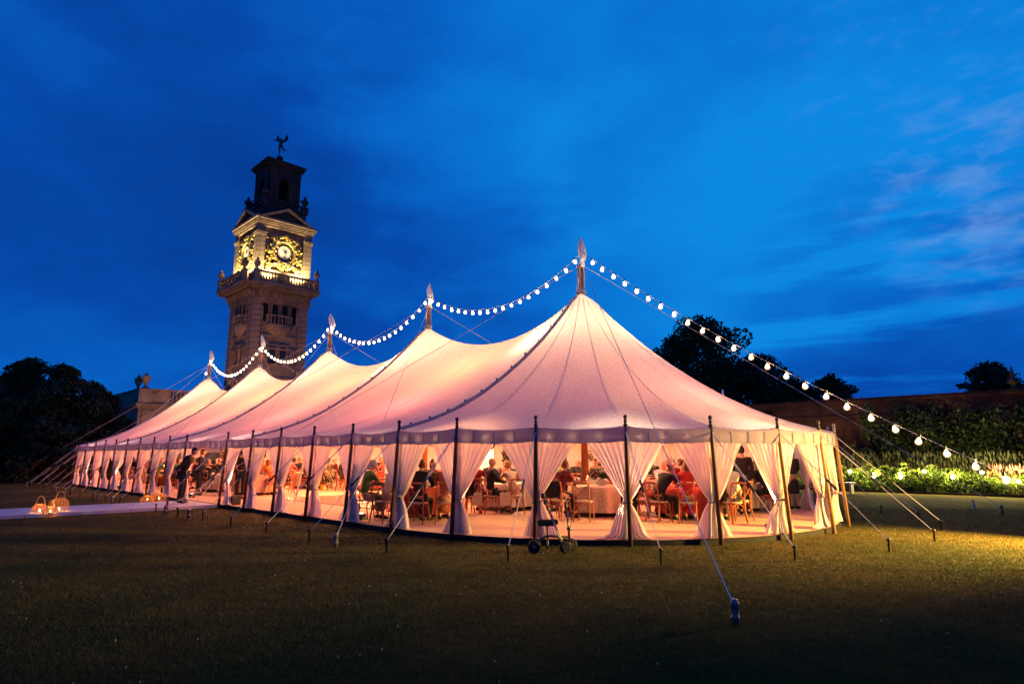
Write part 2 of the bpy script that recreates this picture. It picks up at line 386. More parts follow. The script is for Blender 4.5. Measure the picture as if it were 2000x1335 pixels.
# straight part as two sheets, front and back
for sgn in (1, -1):
    rows = []
    for i in range(NU+1):
        u = 4*BAY*i/NU
        rows.append([(u, sgn*(RT*j/NR)**1.0*1.0, roofz(u, RT*j/NR)) for j in range(NR+1)])
    # keep the sheets clear of the masts' tops: they meet the collar at v = 0
    if sgn < 0: rows = rows[::-1]
    can.grid(rows)
# conical ends
for end, uc in ((-1, 0), (1, 4*BAY)):
    rows = []; NA = 96
    for i in range(NA+1):
        th = PI*i/NA; f = (th/R_(15)) % 1
        row = []
        for j in range(NR+1):
            r = RT*j/NR; z = EAVE+(TOP-EAVE)*gs(r)-.05*4*f*(1-f)*(r/RT)**3
            q_ = r/RT; f2 = min(f, 1-f); z += .030*math.exp(-(f2/.10)**2)*q_**5*(q_ < 1)+.015*math.sin(th*9+r*1.1)*math.sin(r*1.9+th*3)*q_*(1-q_)*2
            row.append((uc+end*r*math.sin(th), r*math.cos(th), z))
        rows.append(row)
    if end > 0: rows = rows[::-1]
    can.grid(rows)
canopy = can.build('canopy', M['canvas'], tent, True)
# collars at the mast tops
for k in range(5):
    c = MB(); c.lathe([(.16, -.06), (.155, .0), (.15, .05), (.14, .065), (.10, .06)], (k*BAY, 0, TOP), 18)
    c.build('collar', M['canvas'], tent, True)
# seams: broad laced flap from each mast to the eave, thin panel seams elsewhere
def seam(pts, w, h, mname, name='seam'):
    s = MB(); L1 = []; 
    for i, p in enumerate(pts):
        t = (Vector(pts[min(i+1, len(pts)-1)])-Vector(pts[max(i-1, 0)])).normalized(); a = t.cross(Vector((0, 0, 1))).normalized()
        p = Vector(p); L1.append([p-a*w-Vector((0, 0, .02)), p-a*w*.8+Vector((0, 0, h)), p+a*w*.8+Vector((0, 0, h)), p+a*w-Vector((0, 0, .02))])
    s.grid(L1); return s.build(name, M[mname], tent)
for k in range(5):
    for sg in (1, -1):
        pts = [(k*BAY, sg*r, roofz(k*BAY, r)) for r in np.linspace(.25, RT-.02, 36)]
        fl = seam(pts, .065, .045, 'seam', 'laced_flap')
        if sg > 0:
            q = MB()
            for i in range(3, 34, 3): q.ball(Vector(pts[i])+Vector((.09, 0, .05)), .028, 6, 4)
            tag(q.build('toggles', M['finial'], fl), kind='stuff')
for end, uc in ((-1, 0), (1, 4*BAY)):
    for a in range(15, 180, 15):
        th = R_(a); seam([(uc+end*r*math.sin(th), r*math.cos(th), EAVE+(TOP-EAVE)*gs(r)) for r in np.linspace(.35, RT-.02, 30)], .005, .003, 'canvas')
for k in range(4):
    for q in (2,):
        u = k*BAY+q*BAY/4
        for sg in (1, -1): seam([(u, sg*r, roofz(u, r)) for r in np.linspace(.05, RT-.02, 26)], .007, .003, 'canvas')
# eave poles: positions (u, v, outward dir)
front = [(-RT*math.sin(R_(a)), RT*math.cos(R_(a)), (-math.sin(R_(a)), math.cos(R_(a)))) for a in range(165, -1, -15)]
front += [(j*BAY/4, RT, (0, 1)) for j in range(1, 17)]
front += [(4*BAY+RT*math.sin(R_(a)), RT*math.cos(R_(a)), (math.sin(R_(a)), math.cos(R_(a)))) for a in range(15, 181, 15)]
back = [(4*BAY-j*BAY/4, -RT, (0, -1)) for j in range(1, 17)]
eave = front+back                      # closed loop, 44 poles... starts at 165 deg on the near end
NE = len(eave)
def skip(i):
    u, v, o = eave[i]; return abs(u-6*BAY/4) < .1 and v > 0
# valance: a sheet hanging from the eave all the way round
def valance():
    P1 = []; tot = []
    for i in range(NE):
        a = Vector((eave[i][0], eave[i][1], 0)); b = Vector((eave[(i+1) % NE][0], eave[(i+1) % NE][1], 0)); na = Vector((*eave[i][2], 0)); nb = Vector((*eave[(i+1) % NE][2], 0))
        m = 14
        for k in range(m):
            f = k/m; p = a.lerp(b, f); n_ = na.lerp(nb, f).normalized()
            curved = (p.x < 0 or p.x > 4*BAY)
            if curved:
                cc = Vector((0 if p.x < 0 else 4*BAY, 0, 0)); p = cc+(p-cc).normalized()*RT
            rip = .012*math.sin(f*2*PI*3+i)+.008*math.sin(f*2*PI*5+i*2.3)
            sag = .05*4*f*(1-f)
            P1.append([p+n_*.012+Vector((0, 0, EAVE-sag+.012)), p+n_*.03+Vector((0, 0, EAVE-sag-.02)), p+n_*(.035+rip*.5)+Vector((0, 0, EAVE-sag*.9-.12)), p+n_*(.03+rip)+Vector((0, 0, EAVE-sag*.7-.262+.006*math.sin(f*20)))])
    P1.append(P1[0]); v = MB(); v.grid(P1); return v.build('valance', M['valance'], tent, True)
valance()
# seams on the valance (one in each quarter bay) as slightly proud strips
vsm = MB().box((0, 0, 0), (.012, .010, .21)).mesh('valance_seam', M['seam'])
for i in range(NE):
    for f in (.25, .5, .75):
        a = Vector((eave[i][0], eave[i][1], 0)); b = Vector((eave[(i+1) % NE][0], eave[(i+1) % NE][1], 0)); p = a.lerp(b, f); n_ = Vector((*eave[i][2], 0)).lerp(Vector((*eave[(i+1) % NE][2], 0)), f).normalized()
        if p.x < 0 or p.x > 4*BAY:
            cc = Vector((0 if p.x < 0 else 4*BAY, 0, 0)); p = cc+(p-cc).normalized()*RT
        if p.y < -3 and p.x > 0: continue
        inst('valance_seam', vsm, tent, p+n_*.045+Vector((0, 0, EAVE-.14-.15*f*(1-f))), math.atan2(n_.y, n_.x))
# poles with finials
pole_m = MB().tube([(.13, 0, 0), (.02, 0, 1.9), (0, 0, EAVE+.03)], [.041, .037, .034], 10).mesh('side_pole', M['pole'], True)
fin_m = MB().lathe([(a_*.84, b_) for a_, b_ in [(.028, 0), (.045, .01), (.045, .03), (.024, .045), (.04, .07), (.042, .085), (.022, .105), (.034, .125), (.046, .155), (.04, .185), (.012, .205)]], (0, 0, 0), 12).mesh('finial', M['finial'], True)
for i in range(NE):
    if skip(i): continue
    u, v, o = eave[i]; ang = math.atan2(o[1], o[0])
    p = inst('side_pole', pole_m, tent, (u, v, 0), ang)
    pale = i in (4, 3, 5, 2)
    if i in (4, 5, 3, 2, 6): p.material_slots[0].link = 'OBJECT'; p.material_slots[0].material = M['pole2']  # right-end poles get the colour with the floodlight painted in
    inst('finial', fin_m, p, (0, 0, EAVE+.03), 0, M['finial2'] if pale and i < 5 else M['finial'])
# curtains
TIE = .76
def curtain(i, side, seed):
    r = random.Random(seed); u, v, o = eave[i]; j = (i+side) % NE
    nx = Vector((eave[j][0], eave[j][1], 0)); a = Vector((u, v, 0)); o3 = Vector((*o, 0)); d = (nx-a).normalized(); 
    nrm_ = Vector((-d.y, d.x, 0)); nrm_ = nrm_ if nrm_.dot(o3) > 0 else -nrm_
    span = (nx-a).length*r.uniform(.47, .515); NH = 34; NW = 44; ztop = EAVE-.20; rows = []
    ph = r.uniform(0, 6); npl = r.choice([6, 7, 8]); flare = r.uniform(.28, .55); tie = TIE+r.uniform(-.05, .06); trail = r.uniform(.05, .35) if r.random() < .6 else 0
    pw = r.uniform(.78, .95)
    for h in range(NH+1):
        t = h/NH
        if t < .66: z = ztop+(tie-ztop)*(t/.66)
        else: z = tie+(.07-tie)*((t-.66)/.34)
        if z >= tie:
            q = (z-tie)/(ztop-tie); w = .055+(span-.055)*q**pw*(1-.05*math.sin(PI*q)); amp = .028+.030*(1-q); inner = -.05+.03*q; sw = 0
        else:
            q = (tie-z)/(tie-.07); w = .055+(flare-.055)*q**.75+(trail*max(0, q-.85)/.15 if q > .85 else 0); amp = .03+.05*q; inner = -.055-.08*q*q; sw = -.03*math.sin(q*PI)
        row = []
        for k in range(NW+1):
            s = k/NW; x = inner+(w-inner)*s
            f = s*npl*2*PI+ph+.5*math.sin(s*9+ph+z*.8)+.35*math.sin(z*3+ph)
            y = -.075+amp*math.sin(f)+.012*math.sin(2.3*f+z*4)+sw
            if z < tie: y += -.0+.05*q*math.sin(s*5+ph)
            zz = z+(.05*(1-abs(2*s-1)) if 0 else 0)
            if z > tie: zz = z-.10*(1-q)*q*s*2*0
            row.append(a+o3*(-.0)+d*x+nrm_*y+Vector((0, 0, zz if h < NH else .115+.015*math.sin(f))))
        rows.append(row)
    m = MB(); m.grid(rows); c = m.build('curtain', M['curtain'], tent, True)
    return c
for i in range(NE):
    u, v, o = eave[i]
    if v < -2.5 and 0 <= u: continue
    if v < -6.0: continue
    if skip(i): continue
    c = None
    for sd in (1, -1):
        if skip((i+sd) % NE): 
            if sd == 1: continue
        j = (i+sd) % NE
        c = curtain(i, sd, i*2+sd+50)
    if c:
        a = Vector((u, v, 0)); b = MB(); tt = Vector((-o[1], o[0], 0)); oo = Vector((*o, 0))
        b.tube([a+oo*(-.05)+tt*.085*math.cos(w)+oo*.095*math.sin(w)+Vector((0, 0, TIE+.01*math.cos(w))) for w in np.linspace(0, 2*PI, 17)[:-1]], .018, 6, closed=True)
        b.build('tie_band', M['tie'], tent, True)
# back walls: ivory panels with upright seams, with arched heads of the lining
for i in range(NE):
    u, v, o = eave[i]; j = (i+1) % NE; u2, v2 = eave[j][:2]
    if not (v < -5.4 and v2 < -5.4): continue
    a = Vector((u, v, 0))*1; b = Vector((u2, v2, 0)); n_ = Vector((*o, 0)).lerp(Vector((*eave[j][2], 0)), .5); rows = []
    for z in (.1, .6, 1.2, 1.8, EAVE-.02):
        rows.append([a.lerp(b, k/14)-n_*(.10+.014*math.cos(k*PI))+Vector((0, 0, z)) for k in range(15)])
    m = MB(); m.grid(rows); m.build('wall_panel', M['lining'], tent)
# masts
for k in range(5):
    m = MB(); m.tube([(k*BAY, 0, FL), (k*BAY, 0, 7.22)], [.10, .085], 14); ms = m.build('mast', M['mast'], tent, True)
    r = MB(); 
    for a in (0, 1, 2, 3):
        w = a*PI/2+.4; r.tube([(k*BAY+.12*math.cos(w), .12*math.sin(w), TOP), (k*BAY+.10*math.cos(w), .10*math.sin(w), 7.2)], .009, 5)
    r.lathe([(.11, 7.16), (.13, 7.19), (.13, 7.25), (.09, 7.27)], (k*BAY, 0, 0), 12); r.build('hoist_rope', M['rope'], ms)
    f = MB(); f.tube([(k*BAY, 0, 7.2), (k*BAY, 0, 8.15)], [.018, .012], 6); f.build('flag_staff', M['white'], ms)
    f = MB(); rows = []; ca, sa = math.cos(R_(-135+(12, 35, 20, 50, 30)[k])), math.sin(R_(-135+(12, 35, 20, 50, 30)[k]))
    for i in range(13):               # a slim pennant hanging limp beside its staff
        z = 8.13-i*.82/12; wd = .03+.19*math.sin(min(1, i/5)*PI/2)*(1-max(0, (i-5)/7.5))
        rows.append([(k*BAY+ca*wd*s+.012*math.sin(s*5+i*.4), sa*wd*s+.018*math.sin(s*6+i*.5+k), z-.22*s*min(1, i/4)) for s in (-.35, 0, .25, .5, .75, 1)])
    f.grid(rows); f.build('pennant', M['pennant'], ms, True)
# white quarter poles inside
for (u, v, lu, lv) in ((8.33, 4.5, 0, -.5), (.8, 3.9, .15, -.5), (-3.3, -2.4, 0, .4), (15.2, 4.3, 0, -.5), (22.3, 4.3, 0, -.5), (2.9, -4, 0, .4), (11.1, -4, 0, .4)):
    m = MB(); zt = roofz(u+lu, abs(v+lv))-.02 if u > 0 else 3.4; m.tube([(u, v, FL), (u+lu, v+lv, zt)], .03, 10)
    m.lathe([(.07, 0), (.07, .02), (.035, .05)], (u, v, FL), 10); m.build('quarter_pole', M['white'], tent, True)
# guy ropes and mast ropes (parts of the tent); the ratchet on each
stake_pts = []
def rope(a, b, r=.007, name='guy_rope', ratchet=True, dbl=True):
    a = Vector(a); b = Vector(b); m = MB(); d_ = (b-a)
    mid_ = a+d_*.47; mid2 = a+d_*.55; sd = d_.cross(Vector((0, 0, 1))).normalized()*.02
    if dbl:
        m.tube([a+sd*.4, mid_+sd], r, 5); m.tube([a-sd*.4, mid_-sd], r, 5); m.tube([mid2, b], r, 5)
    else: m.tube([a, a+d_*.5-Vector((0, 0, .02)), b], r, 5)
    o = m.build(name, M['rope'], tent)
    if ratchet:
        q = MB(); q.tube([mid_-d_.normalized()*.03, mid2+d_.normalized()*.03], [.019, .026], 6); q.build('rope_tensioner', M['black'], o)
    return o
SR = 8.32
for i in range(NE):
    if skip(i): continue
    u, v, o = eave[i]; s = Vector((u+o[0]*(SR-RT), v+o[1]*(SR-RT), .20)); jit = random.uniform(-.12, .12); s += Vector((-o[1], o[0], 0))*jit
    rope((u+o[0]*.05, v+o[1]*.05, EAVE-.10), s); stake_pts.append(s)
mast_stakes = []
for k in range(5):
    for su in (-1, 1):
        for sv in (-1, 1):
            e_ = Vector((k*BAY+su*8.32, sv*8.33, .17)); mast_stakes.append(e_)
            rope((k*BAY+su*.1, sv*.05, 7.2), e_, .0075, 'mast_rope', False, False)
for k in range(4):                # rope from mast head to mast head
    rope((k*BAY+.1, 0, 7.2), ((k+1)*BAY-.1, 0, 7.2), .008, 'ridge_rope', False, False) if k > 9 else None
# stakes in the lawn
st_m = MB().lathe([(.016, -.02), (.016, .20), (.032, .20), (.034, .225), (.016, .235)], (0, 0, 0), 10).mesh('tent_stake', M['black'], True)
for n_, s in enumerate(stake_pts):
    w = T(s.x, s.y, 0); o = inst('tent_stake', st_m, None, w, 0); o.rotation_euler = (random.uniform(-.08, .08), random.uniform(-.08, .08), 0)
    if n_ < 12:
        tag(o, 'thin black iron stake '+['behind the tent, farthest round the right end', 'behind the right end of the tent', 'in the shaded lawn right of the tent, nearest the border', 'right of the tent, second from the flower border', 'right of the tent, where two bright ropes meet it', 'lower right of the tent, below the bright ropes', 'in front of the bare floor at the right', 'in front of the red dressed guest', 'just right of the pole with the bright drapes', 'just left of the knee scooter', 'in front of the seated man in black', 'in front of the green jacketed guest'][n_], 'stake', 'guy rope stakes round the tent'); continue
    if 12 <= n_ <= 27 and s.y > 4:
        j_ = int(round(s.x/(BAY/4)))
        od = {1: 'first stake right of the two long ropes, before the dance floor', 2: 'second stake along the front, before the dance floor', 3: 'third stake along the front, before the dance floor', 4: 'fourth stake along the front, near the black box', 5: 'last stake right of the walkway'}.get(j_) or ('first', 'second', 'third', 'fourth', 'fifth', 'sixth', 'seventh', 'eighth', 'ninth', 'tenth', 'eleventh', 'twelfth')[j_-7]+' stake along the front left of the walkway'
        tag(o, 'thin black '+od, 'stake', 'guy rope stakes round the tent'); continue
    side = 'behind the tent' if s.y < -4 else ('at the far left end of the tent' if s.x > 29.6 else ('between the camera and the dance floor' if s.x < 10 else 'along the front left of the entrance'))
    tag(o, 'thin black iron guy rope stake '+side, 'stake', 'guy rope stakes round the tent')
big_m = MB().lathe([(a_*.72, b_*.68) for a_, b_ in [(.05, -.02), (.052, .10), (.058, .10), (.058, .13), (.05, .135), (.05, .27), (.057, .27), (.057, .31), (.045, .335), (.01, .34)]], (0, 0, 0), 14)
M['bluesleeve'] = mat('blue_sleeve', (.16, .14, .17), .5, .1, 10)
big_me = big_m.mesh('mast_stake', M['bluesleeve'], True)
for n_, s in enumerate(mast_stakes):
    w = T(s.x, s.y, 0); o = inst('mast_stake', big_me, None, w, 0)
    c = inst('stake_cap', MB().lathe([(.018, .228), (.026, .235), (.026, .245), (.01, .25)], (0, 0, 0), 10).mesh('stake_cap', M['chrome'], True), o)
    if n_ == 1: lb = 'stout blue sleeved stake alone in the dark foreground lawn'
    elif n_ == 5: lb = 'stout blue sleeved stake on the lawn left of the green jacketed guest'
    elif n_ == 3: lb = 'stout sleeved stake just right of the walkway'
    elif n_ == 9: lb = 'stout sleeved stake farther right of the walkway, before the dance floor'
    elif n_ in (13, 7, 17, 11, 15, 19): lb = ('first', 'second', 'third', 'fourth', 'fifth', 'farthest')[(13, 7, 17, 11, 15, 19).index(n_)]+' stout sleeved stake left of the walkway'
    elif s.y < 0: lb = 'stout blue sleeved stake behind the tent'
    else: lb = 'stout sleeved stake along the left half of the tent front'
    tag(o, lb, 'stake', 'heavy stakes of the mast ropes')
# floor
fl = MB(); out = []
RF = 6.36
for a in np.linspace(PI, 0, 49): out.append((-RF*math.sin(a), RF*math.cos(a)))
for a in np.linspace(0, PI, 49): out.append((4*BAY+RF*math.sin(a), RF*math.cos(a)))
n = len(out); fl.add([(x, y, FL) for x, y in out], [tuple(range(n))])
tf = fl.build('tent_floor', M['matting'], None, loc=P0, rz=AX); tag(tf, kind='structure')
fs = MB(); out2 = [(x if 0 <= x <= 4*BAY else x, y) for x, y in out]
ring = []
for x, y in out+[out[0]]:
    cx = min(max(x, 0), 4*BAY); d_ = Vector((x-cx, y)).normalized(); ring.append([(x+d_.x*.0, y+d_.y*.0, FL-.004), (x+d_.x*.03, y+d_.y*.03, FL-.004), (x+d_.x*.03, y+d_.y*.03, 0)])
fs.grid(ring); tag(fs.build('floor_edge', M['fascia'], None, loc=P0, rz=AX), kind='structure')
df = MB(); df.box((7.6, .8, FL+.012), (6.4, 6.4, .02)); tag(df.build('dance_floor', M['dance'], None, loc=P0, rz=AX), kind='structure')
jm = MB().box((0, 0, 0), (.012, 12.5, .004)).mesh('floor_joint', M['fascia'])
for k in range(-2, 16): o_ = inst('floor_joint', jm, tf, (k*2.44, 0, FL*0+.1)) if 0 else None
# walkway out of the entrance
wk = empty('walkway', P0, AX); tag(wk, kind='structure')
for k in range(9):
    y0 = 6.42+k*1.22; m = MB(); m.box((10.95, y0+.605, .05), (2.7, 1.20, .085)); m.build('walkway_panel', M['walk'], wk)
m = MB(); m.box((10.95, 11.9, .03), (2.62, 10.9, .05)); m.build('walkway_frame', M['fascia'], wk)

# ------------------------------------------------------------------ lights of the tent
WARM = (1, .30, .09); PINK = (1, .18, .13); CREAM = (1, .62, .32)
for k in range(5):
    # a ring of lit globes round each mast under the peak
    ch = empty('mast_chandelier', T(k*BAY, 0, 3.55), AX, ['ring of lit globes round the mast nearest the camera', 'ring of lit globes round the second mast, beside the dance floor', 'ring of lit globes round the middle mast', 'ring of lit globes round the fourth mast', 'ring of lit globes round the farthest mast'][k], 'chandelier', 'rings of globes inside the tent')
    m = MB(); m.tube([(.55*math.cos(w), .55*math.sin(w), 0) for w in np.linspace(0, 2*PI, 25)[:-1]], .015, 6, closed=True); m.build('ring', M['black'], ch)
    for a in range(6):
        w = a*PI/3; g = MB(); g.ball((.55*math.cos(w), .55*math.sin(w), -.09), .075, 10, 7); g.build('globe', M['globe'], ch, True)
    lamp('POINT', T(k*BAY+.7, .7, 4.6), 350, CREAM, size=.25)  # bare lamps added to brighten the canvas near the peaks, no fixture
    lamp('POINT', T(k*BAY-.7, -.7, 4.6), 250, CREAM, size=.25)
for k in range(4):
    lamp('POINT', T(k*BAY+BAY/2, .0, 2.6), 1500, WARM, size=.3)  # added warm fill lamp in each bay, without a fixture
for k in range(-1, 5):
    lamp('POINT', T(k*BAY+BAY*.5 if k >= 0 else -3.6, 3.2 if k >= 0 else .5, 1.9), 290, PINK, size=.25)  # added pink fill lamps low in the tent, also without fixtures
# floor uplighters beside the poles
up_m = MB().box((0, 0, .10), (.16, .16, .14)).mesh('uplighter', M['black'])
def uplight(i, col, pw, lab):
    u, v, o = eave[i]; p = Vector((u-o[0]*.32, v-o[1]*.32)); q = T(p.x, p.y, FL+.005)
    b = inst('uplighter', up_m, None, q, AX); tag(b, lab, 'floor lamp', 'uplighters at the feet of the poles')
    l_ = MB().lathe([(.05, 0), (.05, .008)], (0, 0, .172), 12).build('lens', M['globe'], b)
    lamp('SPOT', q+Vector((0, 0, .20)), pw, col, size=.05, spot=75, blend=.9, aim=DX*o[0]*.18+NN*o[1]*.18+Vector((0, 0, 1)))
idx = {a: 11-a//15 for a in range(0, 166, 15)}
uplight(idx[45], (1, .62, .36), 420, 'small black uplighter at the pole right of the knee scooter')
uplight(idx[75], (1, .66, .40), 480, 'small black uplighter at the pole beside the bare floor on the right')
uplight(12, (1, .45, .25), 420, 'small black uplighter at the pole left of the green jacketed guest')
uplight(16, (1, .50, .36), 420, 'small black uplighter at the right pole of the entrance')
uplight(18, (1, .50, .36), 300, 'small black uplighter at the left pole of the entrance')
uplight(23, (1, .55, .40), 330, 'small black uplighter near the far end of the long front')
uplight(26, (1, .6, .45), 330, 'small black uplighter at the far rounded end')
uplight(idx[15], (1, .36, .14), 420, 'small black uplighter behind the drape right of the patterned dress')
# small bulbs strung under the eave
es = empty('eave_light_string', T(0, 0, EAVE-.12), AX, 'string of small warm bulbs hung just inside the scalloped eave', 'string lights')
sb_m = MB().ball((0, 0, 0), .022, 8, 5).mesh('bulb', M['smallbulb'])
pts = []
for i in range(4, 26):
    a = Vector((eave[i][0], eave[i][1], 0)); b = Vector((eave[i+1][0], eave[i+1][1], 0)); n_ = Vector((*eave[i][2], 0))
    for f in (0, .3, .6, .85):
        p = a.lerp(b, f)
        if p.x < 0: p = p.normalized()*(RT-.04)
        else: p = p-n_*.04
        pts.append(p+Vector((0, 0, .02 if f == 0 else -.02)))
        if f: inst('bulb', sb_m, es, p+Vector((0, 0, -.055)))
MB().tube(pts, .006, 4).build('cable', M['cable'], es)
# big festoons between the masts and down to the lawn
bulb_m = MB().lathe([(.012, .085), (.020, .08), (.022, .045), (.042, .015), (.058, -.015), (.061, -.04), (.046, -.07), (.008, -.086)], (0, 0, 0), 14).mesh('bulb', M['envelope'], True)
fil_m = MB().lathe([(.008, .045), (.020, .03), (.032, 0), (.037, -.028), (.026, -.055), (.004, -.066)], (0, 0, 0), 8).mesh('filament', M['bulb'], True)
cap_m = MB().lathe([(.022, .05), (.024, .06), (.024, .105), (.010, .115)], (0, 0, 0), 8).mesh('bulb_holder', M['black'])
def festoon(a, b, n, sag, label, ext=None, t0=.5, power=1):
    a = Vector(a); b = Vector(b); f = empty('festoon_lights', a, 0, label, 'string lights', 'festoon lights over the tent')
    P_ = lambda t: a.lerp(b, t)-Vector((0, 0, sag*4*t*(1-t)))
    c = [P_(i/40)-a for i in range(41)]
    if ext is not None: c.append(Vector(ext)-a)
    MB().tube(c, .008, 5).build('cable', M['cable'], f)
    for i in range(n):
        p = P_((i+t0)/n)-a+Vector((random.uniform(-.015, .015), random.uniform(-.015, .015), -.095)); o = inst('bulb', bulb_m, f, p); o.rotation_euler = (random.uniform(-.25, .25), random.uniform(-.25, .25), 0); inst('bulb_holder', cap_m, o); inst('filament', fil_m, o)
names = ['festoon of bulbs sagging between the nearest mast and the second', 'festoon of bulbs sagging between the second and middle masts', 'festoon of bulbs sagging between the middle and fourth masts', 'festoon of bulbs sagging between the two farthest masts, before the tower']
for k in range(4): festoon(T(k*BAY, 0, 7.62), T((k+1)*BAY, 0, 7.62), 19, [1.05, 1.2, 1.25, 1.3][k], names[k])
Sx = Vector((2.07, 18.135, 7.70)); Ex = Vector((8.154, 10.687, 1.36))
festoon(Sx, Ex, 24, .304, 'longest festoon, running from the nearest mast down to the lawn at the right', ext=(8.95, 9.7, .3), t0=1.2)
o = inst('mast_stake', big_me, None, (8.95, 9.7, 0)); tag(o, 'stout stake anchoring the long festoon beyond the right edge of the lawn', 'stake')
festoon(T(4*BAY, 0, 7.62), T(4*BAY+8.6, -1.2, 1.4), 15, .35, 'festoon of bulbs running down behind the far end of the tent')

# ------------------------------------------------------------------ clock tower
tw = empty('clock_tower', (-24.9, 62.4, 0), R_(44.6), 'tall stone clock tower with gilded clock faces, balcony and winged statue', 'tower')
A2 = 2.8
def tp(name, m, mt, par=None, smooth=False, lab=None):
    o = m.build(name, M[mt], par or tw, smooth)
    if lab: o['label'] = lab
    return o
sh = MB(); sh.box((0, 0, 8.2), (5.2, 5.2, 16.6)); shaft = tp('shaft', sh, 'stone')
# rusticated corner pilasters: separate blocks with open joints
blk = MB().box((0, 0, 0), (.92, .92, .50)).mesh('stone_block', M['stone'])
for sx, sy in ((-1, -1), (1, -1), (-1, 1)):
    zz = 3.0
    while zz < 16.2:
        o = inst('stone_block', blk, tw, (sx*(A2-.42), sy*(A2-.42), zz+.25)); o.scale = (1+random.uniform(-.012, .012),)*2+(1,); zz += .545
# face features on the two visible faces: F(face) maps (x along, depth out, z)
def face(m, k):
    if k == 0: return m                              # right face, outward -Y
    return m.xf(Matrix(((0, 1, 0), (-1, 0, 0), (0, 0, 1))).to_4x4())   # left face, outward -X
for k in (0, 1):
    Y = -2.6
    m = MB()
    for x0, w in ((-1.75, .12), (1.75, .12)): m.box((x0, Y-.06, 9), (w, .12, 14))
    m.box((0, Y-.08, 14.0-.9), (3.6, .16, .22)); m.box((0, Y-.10, 11.9), (3.6, .2, .2)); m.box((0, Y-.08, 9.0), (3.6, .16, .25))
    tp('string_course', face(m, k), 'stone')
    for zc, h in ((12.3-1.0, 1.7), (8.0, 1.5), (5.0, 1.5)):
        for x0 in (-.55, .55):
            f = MB(); f.box((x0-.42, Y-.09, zc), (.12, .18, h+.3)); f.box((x0+.42, Y-.09, zc), (.12, .18, h+.3)); f.box((x0, Y-.09, zc+h/2+.12), (.98, .22, .14)); f.box((x0, Y-.11, zc-h/2-.1), (1.05, .24, .12))
            wf = tp('window', face(f, k), 'stone'); p = MB(); p.box((x0, Y-.012, zc), (.72, .03, h)); tp('pane', face(p, k), 'pane', wf)
    # arcade of four arches under the cornice, recess shade painted as dark panels
    for x0 in (-1.5, -.5, .5, 1.5):
        p = MB(); ww = .30; z0 = 14.5; z1 = 16.05
        pl = [(x0-ww, z0), (x0+ww, z0)]+[(x0+ww*math.cos(a), z1+ww*math.sin(a)) for a in np.linspace(0, PI, 9)]
        p.prism(pl, 'y', Y-.03, Y+.05); ar = tp('arch_shade_panel', face(p, k), 'void')
        q = MB(); q.tube([(x0-ww-.06, Y-.07, z0)]+[(x0-(ww+.06)*math.cos(a), Y-.07, z1+(ww+.06)*math.sin(a)) for a in np.linspace(0, PI, 9)]+[(x0+ww+.06, Y-.07, z0)], .06, 6)
        tp('arch_moulding', face(q, k), 'stone', ar)
    # small curved balcony
    b = MB(); rows = [(0.25, 13.0), (.7, 13.25), (1.1, 13.6), (1.28, 13.9), (1.36, 14.0), (1.36, 14.15)]
    n_ = 14
    P_ = [[(r*math.cos(PI+PI*i/n_), Y+.55*r*math.sin(PI+PI*i/n_), z) for i in range(n_+1)] for r, z in rows]
    b.grid(P_); b.add([p for p in P_[-1]], [tuple(range(n_+1))]); bal = tp('small_balcony', face(b, k), 'stone')
    r_ = MB(); 
    for zz, hh in ((14.2, .1), (15.12, .12)):
        pts = [(1.30*math.cos(PI+PI*i/n_), Y+.55*1.30*math.sin(PI+PI*i/n_), zz) for i in range(n_+1)]; r_.tube(pts, hh*.7, 6)
    tp('balcony_rail', face(r_, k), 'stone', bal)
    for i in range(11):
        w = PI+PI*(i+.5)/11; bb = MB(); bb.lathe([(.05, 0), (.06, .06), (.035, .12), (.075, .32), (.04, .62), (.06, .72), (.06, .8)], (1.30*math.cos(w), Y+.55*1.30*math.sin(w), 14.27), 6)
        tp('baluster', face(bb, k), 'stone', bal)
# corbel table and main cornice
c = MB()
for z, a in ((16.45, 2.92), (16.70, 3.0), (17.62, 3.3), (17.86, 3.48)):
    c.box((0, 0, z+.08), (2*a, 2*a, .24))
c.box((0, 0, 17.2), (6.0, 6.0, .7)); tp('cornice', c, 'stone')
for k in (0, 1):
    for i in range(8):
        m = MB(); x0 = -2.6+i*5.2/7; m.box((x0, -3.18, 17.28), (.26, .40, .40)); m.box((x0, -3.12, 16.98), (.22, .28, .22)); tp('corbel', face(m, k), 'stone')
    # projecting balcony slab on each face between the corner piers
    m = MB(); m.box((0, -3.83, 17.98), (6.9, .62, .22)); m.box((0, -3.74, 17.76), (6.7, .46, .20)); m.box((0, -3.66, 17.58), (6.5, .32, .16)); sl = tp('balcony_slab', face(m, k), 'stone')
    m = MB(); m.box((0, -3.9, 19.06), (6.5, .30, .14)); m.box((0, -3.9, 18.20), (6.5, .30, .12))
    for x0 in (-3.06, 3.06): m.box((x0, -3.9, 18.62), (.46, .40, 1.06))
    m.box((0, -3.9, 18.64), (.34, .26, .74))
    tp('balcony_rail', face(m, k), 'stone', sl)
    for i in range(20):
        x0 = -2.65+i*5.3/19
        if abs(x0) < .2: continue
        bb = MB().lathe([(.07, 0), (.07, .05), (.04, .10), (.085, .28), (.045, .52), (.07, .62), (.07, .70)], (x0, -3.9, 18.27), 7); tp('baluster', face(bb, k), 'stone', sl, True)
    for x0 in (-3.06, 3.06):
        u_ = MB().lathe([(.20, 0), (.20, .08), (.07, .16), (.10, .24), (.26, .42), (.32, .62), (.22, .74), (.28, .80), (.12, .92), (.10, 1.0), (.14, 1.08), (.03, 1.22)], (x0, -3.9, 19.14), 10); tp('urn', face(u_, k), 'stone', None, True)
